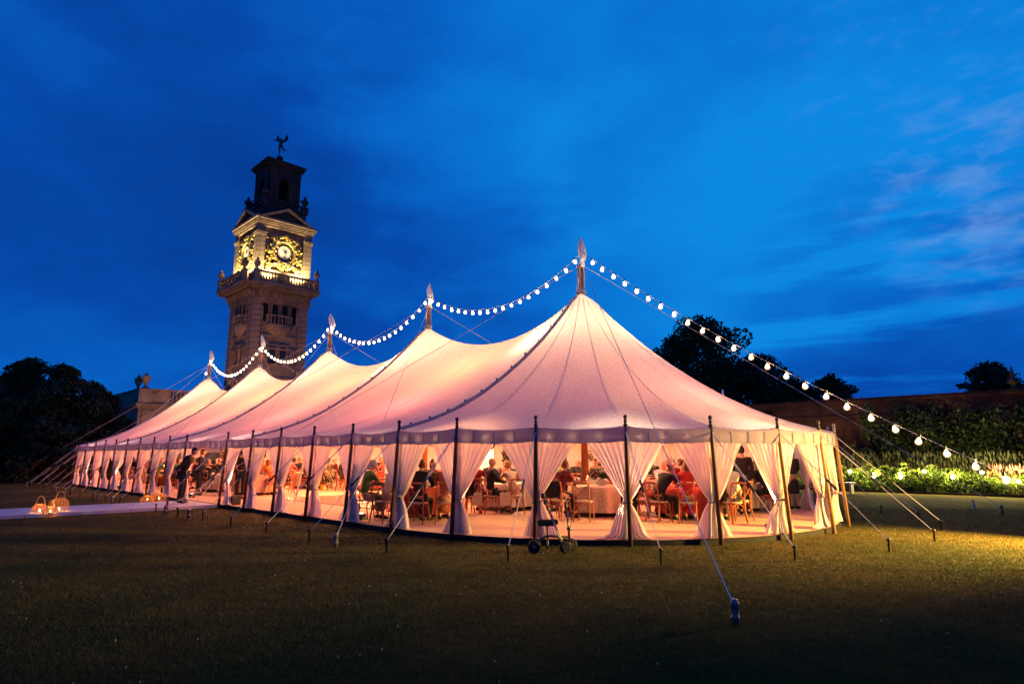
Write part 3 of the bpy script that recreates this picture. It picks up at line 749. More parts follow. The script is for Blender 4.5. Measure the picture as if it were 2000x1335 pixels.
# corner gate gablets
for sx, sy in ((-1, -1), (1, -1), (-1, 1)):
    m = MB().box((sx*3.0, sy*3.0, 18.5), (.7, .7, .8)); m.box((sx*3.0, sy*3.0, 19.05), (.8, .8, .35), 0, .1); tp('corner_pier', m, 'stone')
# clock stage
m = MB().box((0, 0, 21.2), (4.9, 4.9, 6.4)); tp('clock_stage', m, 'stone')
blk2 = MB().box((0, 0, 0), (.80, .80, .44)).mesh('stone_block', M['stone'])
for sx, sy in ((-1, -1), (1, -1), (-1, 1)):
    zz = 18.1
    while zz < 23.0:
        inst('stone_block', blk2, tw, (sx*2.44, sy*2.44, zz+.22)); zz += .478
    m = MB().box((sx*2.44, sy*2.44, 23.20), (.94, .94, .16)); m.box((sx*2.44, sy*2.44, 23.38), (1.04, 1.04, .18)); m.box((sx*2.44, sy*2.44, 23.85), (.78, .78, .8)); tp('pilaster_cap', m, 'stone')
m = MB()
for z, a in ((24.15, 2.9), (24.38, 2.98), (24.6, 3.08), (24.80, 3.2)): m.box((0, 0, z), (2*a, 2*a, .22))
for k in (0, 1):
    for i in range(30): face_m = None
tp('upper_cornice', m, 'stone')
for k in (0, 1):
    dn = MB()
    for i in range(34): dn.box((-2.8+i*5.6/33, -3.02, 24.46), (.08, .10, .10))
    tp('dentils', face(dn, k), 'stone')
    # pediment
    m = MB(); m.prism([(-2.45, 24.93), (2.45, 24.93), (0, 26.15)], 'y', -2.85, -2.4); pd = tp('pediment', face(m, k), 'stoned')
    for s in (-1, 1):
        m = MB(); m.prism([(s*2.75, 24.92), (s*2.30, 24.92), (0, 26.06), (0, 26.34)], 'y', -3.2, -2.5); tp('raking_cornice', face(m, k), 'stone', pd)
# clock faces with gilded surrounds
def clock(k):
    Yc = -2.47; zc = 21.75
    def rot(m): return face(m, k)
    def disc(r0, y0, y1, n=40, r1=None):
        m = MB(); v = []; f = []
        r1 = r1 or r0
        for (r, y) in ((.001, y0), (r0, y0), (r1, y1), (.001, y1)):
            for i in range(n): a = 2*PI*i/n; v.append((r*math.cos(a), y, zc+r*math.sin(a)))
        for j in range(3):
            for i in range(n): f.append((j*n+i, j*n+(i+1) % n, (j+1)*n+(i+1) % n, (j+1)*n+i))
        m.add(v, f); return m
    cf = tp('clock_face', rot(disc(1.0, Yc-.22, Yc+.1)), 'dialring')
    tp('dial', rot(disc(.66, Yc-.25, Yc-.2)), 'dial', cf)
    rim = MB().tube([(1.10*math.cos(a), Yc-.26, zc+1.10*math.sin(a)) for a in np.linspace(0, 2*PI, 41)[:-1]], .12, 8, closed=True)
    rim.tube([(.66*math.cos(a), Yc-.25, zc+.66*math.sin(a)) for a in np.linspace(0, 2*PI, 33)[:-1]], .035, 6, closed=True)
    tp('rim', rot(rim), 'gold', cf, True)
    num = MB()
    for h in range(12):
        a = h*PI/6; n_ = 3 if h % 3 == 0 else 2
        for q in range(n_):
            w = a+(q-(n_-1)/2)*.085; num.tube([(.74*math.cos(w), Yc-.235, zc+.74*math.sin(w)), (.93*math.cos(w), Yc-.235, zc+.93*math.sin(w))], .012, 4)
    tp('numerals', rot(num), 'gold', cf)
    hd = MB(); 
    for a, l_, w in ((-1.25, .50, .03), (-.35, .36, .04)): hd.tube([(-.1*math.cos(a), Yc-.29, zc-.1*math.sin(a)), (l_*math.cos(a), Yc-.29, zc+l_*math.sin(a))], [w, w*.5], 5)
    tp('hands', rot(hd), 'black', cf)
    rr = random.Random(5+k); g = MB()
    for i in range(430):                 # gilded swags, scrolls and figures round the dial
        a = rr.uniform(0, 2*PI); x = 0; z = 0
        t_ = rr.random()
        if t_ < .35: ra = rr.uniform(1.22, 1.42); x, z = ra*math.cos(a), ra*math.sin(a)
        elif t_ < .55: x = rr.choice((-1, 1))*rr.uniform(1.25, 1.85); z = rr.uniform(-1.5, .6)
        elif t_ < .8: x = rr.uniform(-1.7, 1.7); z = -1.25-.45*abs(math.cos(x*1.9))+rr.uniform(-.12, .22)
        elif t_ < .92: x = rr.uniform(-.6, .6); z = 1.35+.32*(1-abs(x)/.6)+rr.uniform(-.1, .1)
        else: x = rr.choice((-1, 1))*rr.uniform(.8, 1.8); z = rr.uniform(.85, 1.5)
        s = rr.uniform(.06, .17)*(1 if rr.random() < .8 else .6); g.ball((x, Yc-rr.uniform(.06, .34), zc+z), (s*rr.uniform(.7, 1.7), s, s*rr.uniform(.7, 1.7)), 6, 4)
    for s in (-1, 1):
        for q, (x, z, r0) in enumerate(((1.45, -.9, .3), (1.6, -.3, .22), (1.2, 1.15, .26), (.6, -1.55, .25), (1.45, .5, .18))):
            g.tube([(s*(x+r0*(1-i/16)*math.cos(i*.62)), Yc-.25-.01*i, zc+z+r0*(1-i/16)*math.sin(i*.62)) for i in range(14)], .055, 5)
    tp('gilded_surround', rot(g), 'gold', cf, True)
    for s in (-1, 1):
        pn = MB(); pn.box((s*1.62, Yc-.1, zc+.35), (.35, .3, 1.1)); tp('carved_pier', rot(pn), 'stone', cf); pn = MB(); pn.ball((s*1.35, Yc-.3, zc+.75), (.16, .14, .38), 8, 6); tp('carved_figure', rot(pn), 'bronze', cf, True); pn = MB(); pn.ball((s*.85, Yc-.3, zc-1.3), (.30, .15, .15), 8, 6); tp('carved_panel', rot(pn), 'stone', cf)
    pn = MB(); pn.box((0, Yc-.1, zc-2.1), (3.6, .3, .18)); pn.box((0, Yc-.08, zc-2.5), (1.0, .2, .7)); tp('tablet', rot(pn), 'stone', cf)
clock(0); clock(1)
# attic with balustrade, then the open belfry
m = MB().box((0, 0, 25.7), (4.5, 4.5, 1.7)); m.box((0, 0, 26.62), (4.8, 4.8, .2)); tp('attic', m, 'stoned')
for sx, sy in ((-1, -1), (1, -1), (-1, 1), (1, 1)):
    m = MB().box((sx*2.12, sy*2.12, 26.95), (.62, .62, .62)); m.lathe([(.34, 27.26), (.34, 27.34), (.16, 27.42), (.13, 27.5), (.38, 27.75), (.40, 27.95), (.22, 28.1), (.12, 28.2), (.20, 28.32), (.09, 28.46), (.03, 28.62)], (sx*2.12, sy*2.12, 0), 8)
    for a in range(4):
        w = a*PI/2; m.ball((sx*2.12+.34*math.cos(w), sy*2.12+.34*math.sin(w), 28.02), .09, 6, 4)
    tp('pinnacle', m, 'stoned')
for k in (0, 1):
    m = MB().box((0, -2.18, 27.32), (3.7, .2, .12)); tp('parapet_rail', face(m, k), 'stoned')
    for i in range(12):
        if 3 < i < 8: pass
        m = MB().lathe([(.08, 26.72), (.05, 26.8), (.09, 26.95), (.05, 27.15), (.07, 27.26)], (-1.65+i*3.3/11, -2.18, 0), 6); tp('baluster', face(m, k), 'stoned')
    for s in (-1, 1):
        m = MB(); m.tube([(s*(1.75+.45*math.cos(i*.35)), -1.9, 27.3+.5*math.sin(i*.35)+.05*i) for i in range(8)], .07, 5); tp('scroll', face(m, k), 'stoned')
bf = MB(); ha = 1.68; th_ = .42; ow = .56; zb = 26.72; zs = 29.35; zt = 31.15
for k in range(4):
    Mz = Matrix.Rotation(k*PI/2, 4, 'Z')
    q = MB()
    for s in (-1, 1):
        q.box((s*(ow+(ha-ow)/2), -ha+th_/2, (zb+zt)/2), (ha-ow, th_, zt-zb))
    n_ = 12; arc = [(ow*math.cos(PI*i/n_), zs+ow*math.sin(PI*i/n_)) for i in range(n_+1)]
    for i in range(n_):
        (x0, z0), (x1, z1) = arc[i], arc[i+1]
        v = [(x0, -ha, z0), (x1, -ha, z1), (x1, -ha, zt), (x0, -ha, zt), (x0, -ha+th_, z0), (x1, -ha+th_, z1), (x1, -ha+th_, zt), (x0, -ha+th_, zt)]
        q.add(v, [(0, 1, 2, 3), (7, 6, 5, 4), (0, 4, 5, 1)])
    for i in range(n_): pass
    q.tube([((ow+.06)*math.cos(a), -ha-.03, zs+(ow+.06)*math.sin(a)) for a in np.linspace(0, PI, 13)], .06, 5)
    q.box((0, -ha-.04, zs-.02), (2*ha-.2, .09, .12)) if 0 else None
    for s in (-1, 1): q.box((s*1.1, -ha-.05, 28.9), (.9, .10, .14)); q.box((s*1.45, -ha-.05, 28.9), (.26, .09, 4.2))
    q.xf(Mz); bf.add(q.v, q.f)
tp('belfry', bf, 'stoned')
m = MB()
for z, a in ((31.2, 1.78), (31.36, 1.9), (31.52, 2.06), (31.66, 2.12)): m.box((0, 0, z), (2*a, 2*a, .16))
for k in range(4):
    for i in range(9):
        q = MB().box((-1.7+i*3.4/8, -1.92, 31.28), (.14, .2, .14)); q.xf(Matrix.Rotation(k*PI/2, 4, 'Z')); m.add(q.v, q.f)
m.box((0, 0, 31.83), (4.0, 4.0, .2), 0, .3)
m.box((0, 0, 32.2), (1.0, 1.0, .9), 0, .6); m.ball((0, 0, 32.9), .36, 12, 8)
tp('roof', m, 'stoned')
# winged figure poised on one foot
def skin_mesh(verts, edges, radii, sub=1, root=0):
    me = bpy.data.meshes.new('sk'); me.from_pydata([tuple(v) for v in verts], edges, [])
    o = bpy.data.objects.new('sk', me); COL.objects.link(o); sk = o.modifiers.new('s', 'SKIN'); sk.use_smooth_shade = True
    for i, r in enumerate(radii):
        d_ = me.skin_vertices[0].data[i]; d_.radius = r if isinstance(r, tuple) else (r, r); d_.use_root = (i == root)
    if sub: ss = o.modifiers.new('u', 'SUBSURF'); ss.levels = sub; ss.render_levels = sub
    dg = bpy.context.evaluated_depsgraph_get(); dg.update(); r = bpy.data.meshes.new_from_object(o.evaluated_get(dg))
    bpy.data.objects.remove(o); r.polygons.foreach_set('use_smooth', [True]*len(r.polygons)); return r
sv = [(0, 0, 1.15), (0, 0, 1.4), (0, 0, 1.65), (0, .02, 1.8), (0, .05, 1.98), (-.1, 0, 1.1), (-.1, .05, .65), (-.05, 0, .2), (.1, 0, 1.1), (.25, .1, .8), (.5, .2, .75), (.2, 0, 1.65), (.45, -.1, 1.85), (.6, -.1, 2.2), (-.2, 0, 1.65), (-.5, .1, 1.8), (-.8, .15, 1.75)]
se = [(0, 1), (1, 2), (2, 3), (3, 4), (0, 5), (5, 6), (6, 7), (0, 8), (8, 9), (9, 10), (2, 11), (11, 12), (12, 13), (2, 14), (14, 15), (15, 16)]
sr = [.15, .13, .17, .06, .12, .12, .09, .05, .12, .09, .05, .07, .055, .04, .07, .055, .04]
sme = skin_mesh(sv, se, sr); sme.materials.append(M['bronze'])
stt = inst('winged_statue', sme, tw, (0, 0, 33.1), R_(-40)); stt.scale = (1.12, 1.12, 1.12)
for s, top in ((1, 2.6), (-1, 2.5)):
    w = MB(); rows = []
    for i in range(7):
        t = i/6; rows.append([(s*(.1+.55*t*(.6+.4*q)-.05*q), .25+.1*t, 1.75+t*(top-1.75)-q*(.25+.35*t)) for q in (0, .33, .66, 1)])
    w.grid(rows); w.build('wing', M['bronze'], stt); 
m_ = MB(); m_.tube([(0, .3, 0), (0, .3, .1)], .03); 
# floodlights on the balcony and at the tower foot
fl_m = MB().box((0, 0, .12), (.3, .18, .22)).mesh('floodlight', M['black'])
TWM = Matrix.Translation(Vector((-24.9, 62.4, 0))) @ Matrix.Rotation(R_(44.6), 4, 'Z')
YEL = (1, .80, .36)
for (x, y, dx, dy) in ((-1.5, -3.35, 0, 1), (1.5, -3.35, 0, 1), (-3.35, -1.5, 1, 0), (-3.35, 1.5, 1, 0), (-2.95, -2.95, .7, .7)):
    if x == -2.95: x = y = -3.25
    p = TWM @ Vector((x, y, 18.15)); o = inst('floodlight', fl_m, tw, (x, y, 18.1))
    d_ = (TWM.to_3x3() @ Vector((dx*.30, dy*.30, 1)))
    lamp('SPOT', p+Vector((0, 0, .35)), 3800 if x != y else 900, YEL, size=.12, spot=110, blend=.8, aim=d_)

# low wing of the house, left of the tower
hw = empty('house_wing', (-32.8, 55, 0), R_(44.6), 'low stone house wing with balustraded parapet and urns beyond the tent', 'building')
m = MB().box((8, 5, 2.95), (16, 10, 5.9)); m.build('wall', M['stone'], hw)
m = MB()
for z, e_ in ((5.75, .06), (5.92, .18), (6.08, .30)): m.box((8, 5, z), (16+2*e_, 10+2*e_, .17))
m.build('cornice', M['stone'], hw)
m = MB().box((.45, .5, 6.8), (1.1, 1.2, 1.3)); m.box((1.75, .28, 6.8), (1.5, .5, 1.2)); m.box((8, .28, 7.44), (16.2, .62, .14)); m.box((8, .28, 6.3), (16.1, .6, .22)); m.box((.28, 5, 7.44), (.62, 9.6, .14)); m.box((.28, 5.6, 6.8), (.5, 8.6, 1.2))
pp = m.build('parapet', M['stone'], hw); MB().box((8.6, 5.4, 6.7), (14.6, 8.6, 1.35)).build('roof', M['lead'], hw)
for i in range(22):
    MB().lathe([(.09, 6.4), (.05, 6.5), (.12, 6.72), (.05, 7.05), (.08, 7.3), (.08, 7.38)], (2.75+i*.33, .28, 0), 7).build('baluster', M['stone'], pp, True)
for (x, y) in ((.5, .5), (.5, 2.9)):
    MB().lathe([(.30, 7.5), (.30, 7.62), (.12, 7.72), (.10, 7.85), (.30, 8.2), (.36, 8.55), (.42, 8.6), (.2, 8.68), (.12, 8.85), (.03, 9.0)], (x, y, 0), 12).build('urn', M['stone'], hw, True)
for x in (2.2, 5.6, 9.0):
    f = MB(); f.box((x, -.06, 4.0), (1.5, .12, 2.6)); w_ = f.build('window', M['stone'], hw); MB().box((x, -.13, 3.9), (1.1, .03, 2.2)).build('pane', M['void'], w_)
m = MB().box((.7, -.08, 2.8), (.9, .16, 5.6)); m.build('pilaster', M['stone'], hw)
lf = empty('garden_floodlight', AT(300, 880, 50)+Vector((3, -2, 0)), 0, 'low floodlight on the grass before the house wing', 'floodlight'); lf.location.z = 0
MB().box((0, 0, .15), (.3, .2, .2)).build('lamp_body', M['black'], lf)
lamp('SPOT', lf.location+Vector((0, 0, .5)), 3000, (1, .50, .25), size=.2, spot=100, blend=.8, aim=Vector((-31, 57, 6))-lf.location)
lf2 = empty('garden_floodlight', (-22.5, 50, 0), 0, 'low floodlight on the grass before the tower', 'floodlight')
MB().box((0, 0, .15), (.3, .2, .2)).build('lamp_body', M['black'], lf2)
lamp('SPOT', Vector((-22.5, 50, .5)), 3600, (1, .48, .28), size=.3, spot=80, blend=.8, aim=Vector((-24.9, 60, 12))-Vector((-22.5, 50, .5)))

# ------------------------------------------------------------------ trees
def leaves(clumps, n, size, mname, name, parent=None):
    """leaf-sized triangles spread through the clumps (x, y, z, rx, ry, rz)"""
    cl = np.array(clumps, float); w = cl[:, 3]*cl[:, 4]*cl[:, 5]; w = w**.7; k = rng.choice(len(cl), n, p=w/w.sum())
    d = rng.normal(size=(n, 3)); d /= np.linalg.norm(d, axis=1)[:, None]; r = rng.random(n)**.40
    c = cl[k, :3]+d*r[:, None]*cl[k, 3:]
    a = rng.normal(size=(n, 3)); a /= np.linalg.norm(a, axis=1)[:, None]; b = np.cross(a, rng.normal(size=(n, 3))); b /= np.linalg.norm(b, axis=1)[:, None]
    s = (size*rng.uniform(.6, 1.3, n))[:, None]
    v = np.stack([c-a*s, c+b*s*.45, c+a*s, c-b*s*.45], 1)
    me = bpy.data.meshes.new(name); me.vertices.add(n*4); me.vertices.foreach_set('co', v.ravel()); me.loops.add(n*4); me.loops.foreach_set('vertex_index', np.arange(n*4))
    me.polygons.add(n); me.polygons.foreach_set('loop_start', np.arange(0, n*4, 4)); me.polygons.foreach_set('loop_total', np.full(n, 4)); me.update(); me.materials.append(M[mname])
    o = bpy.data.objects.new(name, me); COL.objects.link(o); o.parent = parent; return o
def tree(x, y, h, rw, n, label, seed, mname='leafd', size=.22, base=.25, name='broadleaf_tree', cat='tree', shape='round', dens=26):
    r = random.Random(seed); t = empty(name, (x, y, 0), 0, label, cat)
    tr = MB(); tr.tube([(0, 0, -.1), (.1, 0, h*.25), (-.1, .1, h*.5), (.05, 0, h*.8)], [h*.035, h*.028, h*.018, h*.006], 8); cl = []
    for i in range(dens):
        a = r.uniform(0, 2*PI); q = r.random(); zz = h*(base+(.97-base)*q)
        if shape == 'round': rr = rw*math.sqrt(max(.03, 1-(2*q-1+.15)**2*.9))*r.uniform(.35, 1)
        elif shape == 'tiers': rr = rw*(1.12-q)*r.uniform(.25, 1.15)
        s = rw*r.uniform(.16, .32); p = (rr*math.cos(a)*.85, rr*math.sin(a)*.85, zz-s*.4)
        cl.append((*p, s*1.15, s*1.15, s*(.75 if shape == 'round' else .32)))
        tr.tube([(0, 0, zz*.55), (p[0]*.5, p[1]*.5, zz*.8), p], [h*.010, h*.006, h*.002], 5)
    cl.append((0, 0, h*(base+.8)/2, rw*.42, rw*.42, h*(1-base)*.25))
    tr.build('trunk', M['bark'], t, True); leaves(cl, n, size, mname, 'crown', t); return t
for k, (px, top, Y, rw, lab) in enumerate(((-60, 715, 44, 3.4, 'dark broad tree cut by the left edge of the lawn'), (55, 697, 45, 3.2, 'tallest dark tree in the clump on the left'), (125, 702, 43, 2.8, 'dark rounded tree right of the tallest one on the left'),
        (195, 730, 46, 2.3, 'dark spreading tree with sky showing through, left of the house wing'), (232, 800, 48, 1.8, 'low dark bush hiding the foot of the house wing'), (15, 780, 40, 2.4, 'low dark shrub before the left clump of trees'), (100, 810, 40, 2.4, 'dark drooping shrub at the lawn edge under the left trees'), (180, 830, 42, 2.0, 'dark shrub between the left trees and the tent end'))):
    p = AT(px, top, Y); tree(p.x, Y, p.z, rw, 9000 if top < 760 else 5000, lab, 10+k, size=.20, base=.06 if top > 760 else .12, dens=46, name='broadleaf_tree' if top < 760 else 'shrub', cat='tree' if top < 760 else 'shrub')
for k, (px, top, Y, rw, n, lab, bs) in enumerate(((1385, 604, 62, 7.4, 19000, 'largest dark tree behind the right slope of the tent', .2), (1312, 650, 60, 3.4, 6500, 'smaller dark tree at the left of the largest one behind the tent', .2), (1478, 688, 64, 5.0, 9500, 'dark tree behind the wall right of the largest one', .1),
        (1548, 735, 66, 3.8, 6000, 'low dark tree beyond the wall, under the festoon', .1), (1618, 726, 64, 3.2, 4200, 'airy small tree beyond the brick wall', .3), (1710, 775, 60, 1.3, 900, 'tip of a small round tree above the wall', .3))):
    p = AT(px, top, Y); tree(p.x, Y, p.z, rw, n, lab, 30+k, size=.24, base=bs, dens=38)
p = AT(1926, 694, 44); tree(p.x, 44, p.z, 3.7, 9000, 'dark layered cedar standing above the brick wall', 44, size=.17, base=.40, name='cedar_tree', shape='tiers', dens=60)
p = AT(1735, 770, 38); tree(p.x-.2, 34, AT(1735, 770, 34).z, 1.2, 2600, 'rounded climber mounding over the top of the brick wall', 45, size=.12, base=.3, name='climbing_shrub', cat='shrub')

# ------------------------------------------------------------------ brick garden wall and flower border (parallel to the tent)
VW = -21.3
gw = empty('garden_wall', T(0, VW, 0), AX, 'long old red brick garden wall behind the flower border', 'wall')
HWL = 4.35
m = MB().box((20, -.2, HWL/2), (110, .4, HWL)); m.build('brickwork', M['brick'], gw)
m = MB().box((20, -.2, HWL+.04), (110.1, .56, .1)); m.box((20, -.2, HWL+.14), (110, .42, .1), 0, .98); m.build('coping', M['brick'], gw)
m = MB().box((20, .04, HWL-.75), (110, .08, .16)); m.build('brick_course', M['brick'], gw)
for k in range(-4, 6):
    MB().box((k*6.5-3.2, .12, HWL/2-.2), (.5, .24, HWL-.4)).build('buttress', M['brick'], gw)
q = T(-17.6, VW-.2, HWL+.2)
p = AT(1983, 768, q.y); ob = empty('stone_finial', (p.x, q.y, HWL+.19), 0, 'slender dark stone finial on the wall beside the cedar', 'finial')
# sits on the coping: find the wall point at that bearing
for uu in np.linspace(-30, 10, 801):
    w = T(uu, VW-.2, 0)
    if abs(w.x/w.y-ray(1983, 768).x/ray(1983, 768).y) < .001: ob.location = (w.x, w.y, HWL+.19)
MB().lathe([(a_*.52, b_*.52) for a_, b_ in [(.30, 0), (.30, .1), (.12, .2), (.12, .35), (.34, .55), (.50, .7), (.22, .8), (.24, .86), (.20, .95), (.05, 2.0), (.01, 2.05)]], (0, 0, 0), 10).build('finial_body', M['stoned'], ob, True)
# soil bed
m = MB(); m.box((5, (-17.5+VW)/2, .03), (70, abs(VW+17.5), .10)); tag(m.build('flower_bed_soil', M['soil'], None, loc=P0, rz=AX), kind='structure')
def mound(u, v, w, d, h, n, mname, size, label, name='border_shrub', seed=0, cat='plant'):
    r = random.Random(seed); t = empty(name, T(u, v, 0), AX, label, cat)
    cl = [(0, 0, h*.45, w*.5, d*.5, h*.5)]
    for i in range(14): 
        a = r.uniform(-1, 1); cl.append((a*w*.5, r.uniform(-.5, .5)*d, h*(.3+.5*r.random()), w*.16, d*.22, h*.22))
    st = MB()
    for i in range(10): st.tube([(r.uniform(-.3, .3)*w, 0, 0), (r.uniform(-.4, .4)*w, r.uniform(-.2, .2)*d, h*.8)], .01, 4)
    st.build('stems', M['bark'], t); leaves(cl, n, size, mname, 'foliage', t)
    return t, cl
def stalks(u, v, w, d, h, n, mname, label, name, lean=.15, head=.03):
    a = T(u, v, 0); P_ = np.stack([rng.uniform(-w/2, w/2, n), rng.uniform(-d/2, d/2, n)], 1); m = MB()
    for x, y in P_:
        hh = h*random.uniform(.65, 1.1); lx, ly = random.gauss(0, lean)*hh, random.gauss(0, lean)*hh; ww = .008
        m.add([(x-ww, y, 0), (x+ww, y, 0), (x+lx*.4+ww*.7, y+ly*.4, hh*.6), (x+lx*.4-ww*.7, y+ly*.4, hh*.6), (x+lx, y+ly, hh)], [(0, 1, 2, 3), (3, 2, 4)])
        if head: m.add([(x+lx-head, y+ly, hh-.08), (x+lx, y+ly-head, hh-.02), (x+lx+head, y+ly, hh-.08), (x+lx, y+ly+head, hh+.12)], [(0, 1, 3), (1, 2, 3), (2, 0, 3)])
    o = m.build(name, M[mname], None, loc=a, rz=AX); tag(o, label, 'plants', kind='stuff'); return o
lab_b = ['lowest clipped green mound beside the right end of the tent', 'fresh green mound just right of the tent end', 'bushy green mound under the second border lamp', 'lime green mound with frothy flower heads by the lawn', 'tallest lime flowered mound in the border', 'pale lime mound right of the tallest one', 'dense green mound below the festoon', 'straggly green mound with dried stems behind', 'broad green mound at the right end of the border', 'green mound cut by the right edge of the border']
us = [3.6, 1.7, -.1, -1.7, -3.1, -4.6, -6.0, -7.4, -8.9, -10.6]
for k, u in enumerate(us):
    h = [.75, .85, .95, 1.05, 1.2, 1.15, 1.0, .95, 1.0, 1.0][k]; mn = 'leafy' if k in (3, 4, 5) else 'leafb'
    mound(u, -18.15, 2.1, 1.2, h, 2600, 'leafb', .065, lab_b[k], seed=60+k)
    if k in (1, 2, 3, 4, 5, 6, 8):
        lv = leaves([(a_, random.uniform(-.4, .5), h*random.uniform(.8, 1.05), .20, .2, .07) for a_ in np.linspace(-1, 1, 9)], 500 if mn == 'leafy' else 120, .035, 'leafy', 'flower_heads', None); lv.location = T(u, -18.15, 0); lv.rotation_euler.z = AX
        tag(lv, 'frothy lime flower heads over the border mounds', 'flowers', kind='stuff')
stalks(-4, -19.2, 22, 1.0, 1.6, 1500, 'stalk', 'tall dry grasses in the middle of the border', 'tall_grass', .12)
stalks(8, -19.2, 12, 1.2, 1.1, 900, 'leafm', 'green grassy stems behind the tent end', 'tall_grass', .15, 0)
stalks(-8.2, -18.6, 3.0, .8, 1.15, 130, 'flowerp', 'pinkish seed heads at the right of the border', 'seed_heads', .10, .035)
for k, (u, w, h, mn, lab) in enumerate(((-3.4, 2.8, 4.3, 'leafd', 'dark climber spilling over the top of the brick wall'), (-5.9, 3.4, 3.9, 'leafm', 'large glossy leaved shrub trained on the wall'), (-8.6, 3.4, 4.3, 'leafm', 'glossy leaved wall shrub left of the cedar'), (-11.4, 3.8, 4.9, 'leafm', 'tallest glossy leaved wall shrub below the cedar'), (-14.6, 4.2, 4.5, 'leafm', 'glossy leaved wall shrub at the right edge'), (-18.4, 4.2, 4.5, 'leafm', 'wall shrub beyond the right edge'), (1.0, 3.0, 1.7, 'leafm', 'low leafy shrub in front of the bare brickwork'), (4.8, 3.4, 1.6, 'leafm', 'low leafy shrub behind the tent end'), (-2.2, 2.4, 2.2, 'leafd', 'dark waist high shrub beside the climber'))):
    mound(u, VW+.9, w, 1.3, h, 6500 if h > 3 else 3000, mn, .10, lab, 'wall_shrub', 80+k, 'shrub')
mound(-10.2, -18.9, 2.0, 1.2, 2.0, 1500, 'leafp', .07, 'plum leaved shrub at the right end of the border', 'plum_shrub', 95, 'shrub')
# border lamps on short stakes
bl_m = MB().ball((0, 0, 0), .07, 10, 7).mesh('globe', M['bedbulb'], True)
bs_m = MB().tube([(0, 0, -1.1), (0, 0, -.05)], .012, 6).mesh('stem', M['black'])
blabs = ['lit globe lamp seen through the drapes at the tent end', 'lit globe lamp right beside the tent end pole', 'lit globe lamp low in the clipped green mound', 'lit globe lamp between the tent ropes and the lime mound', 'lit globe lamp highest in the border, over the grasses', 'lit globe lamp in the lime flowered mound', 'lit globe lamp before the pink seed heads', 'lit globe lamp brightest at the right end', 'lit globe lamp close to the brightest one']
for k, (px, py) in enumerate(((1577, 918), (1660, 920), (1708, 930), (1759, 931), (1805, 920), (1861, 931), (1918, 922), (1962, 932), (1990, 940))):
    r = ray(px, py); # bearing meets the line v = -17.75
    best = min((abs((w := T(uu, -17.55, 0)).x/w.y-r.x/r.y), uu) for uu in np.linspace(-20, 20, 4001))[1]
    w = T(best, -17.55, 0); z = 1.6+r.z*w.y/r.y
    e_ = empty('border_lamp', (w.x, w.y, z), 0, blabs[k], 'garden lamp', 'globe lamps along the flower border')
    inst('globe', bl_m, e_); s_ = inst('stem', bs_m, e_); lamp('POINT', (w.x, w.y, z+.13), 170, (1, .76, .28), size=.04)

# lamp off to the right that rakes the lawn
gl = empty('lawn_floodlight', (12.1, 11.3, 0), 0, 'floodlight on a short post at the right of the lawn', 'floodlight')
MB().tube([(0, 0, 0), (0, 0, 1.85)], .03, 8).build('post', M['black'], gl); MB().box((-.02, .02, 1.93), (.14, .3, .22)).build('lamp_head', M['black'], gl)
lamp('SPOT', (11.93, 11.36, 1.9), 15000, (1, .60, .12), size=.12, spot=84, blend=1, aim=Vector((-5.5, .9, -1.9)))

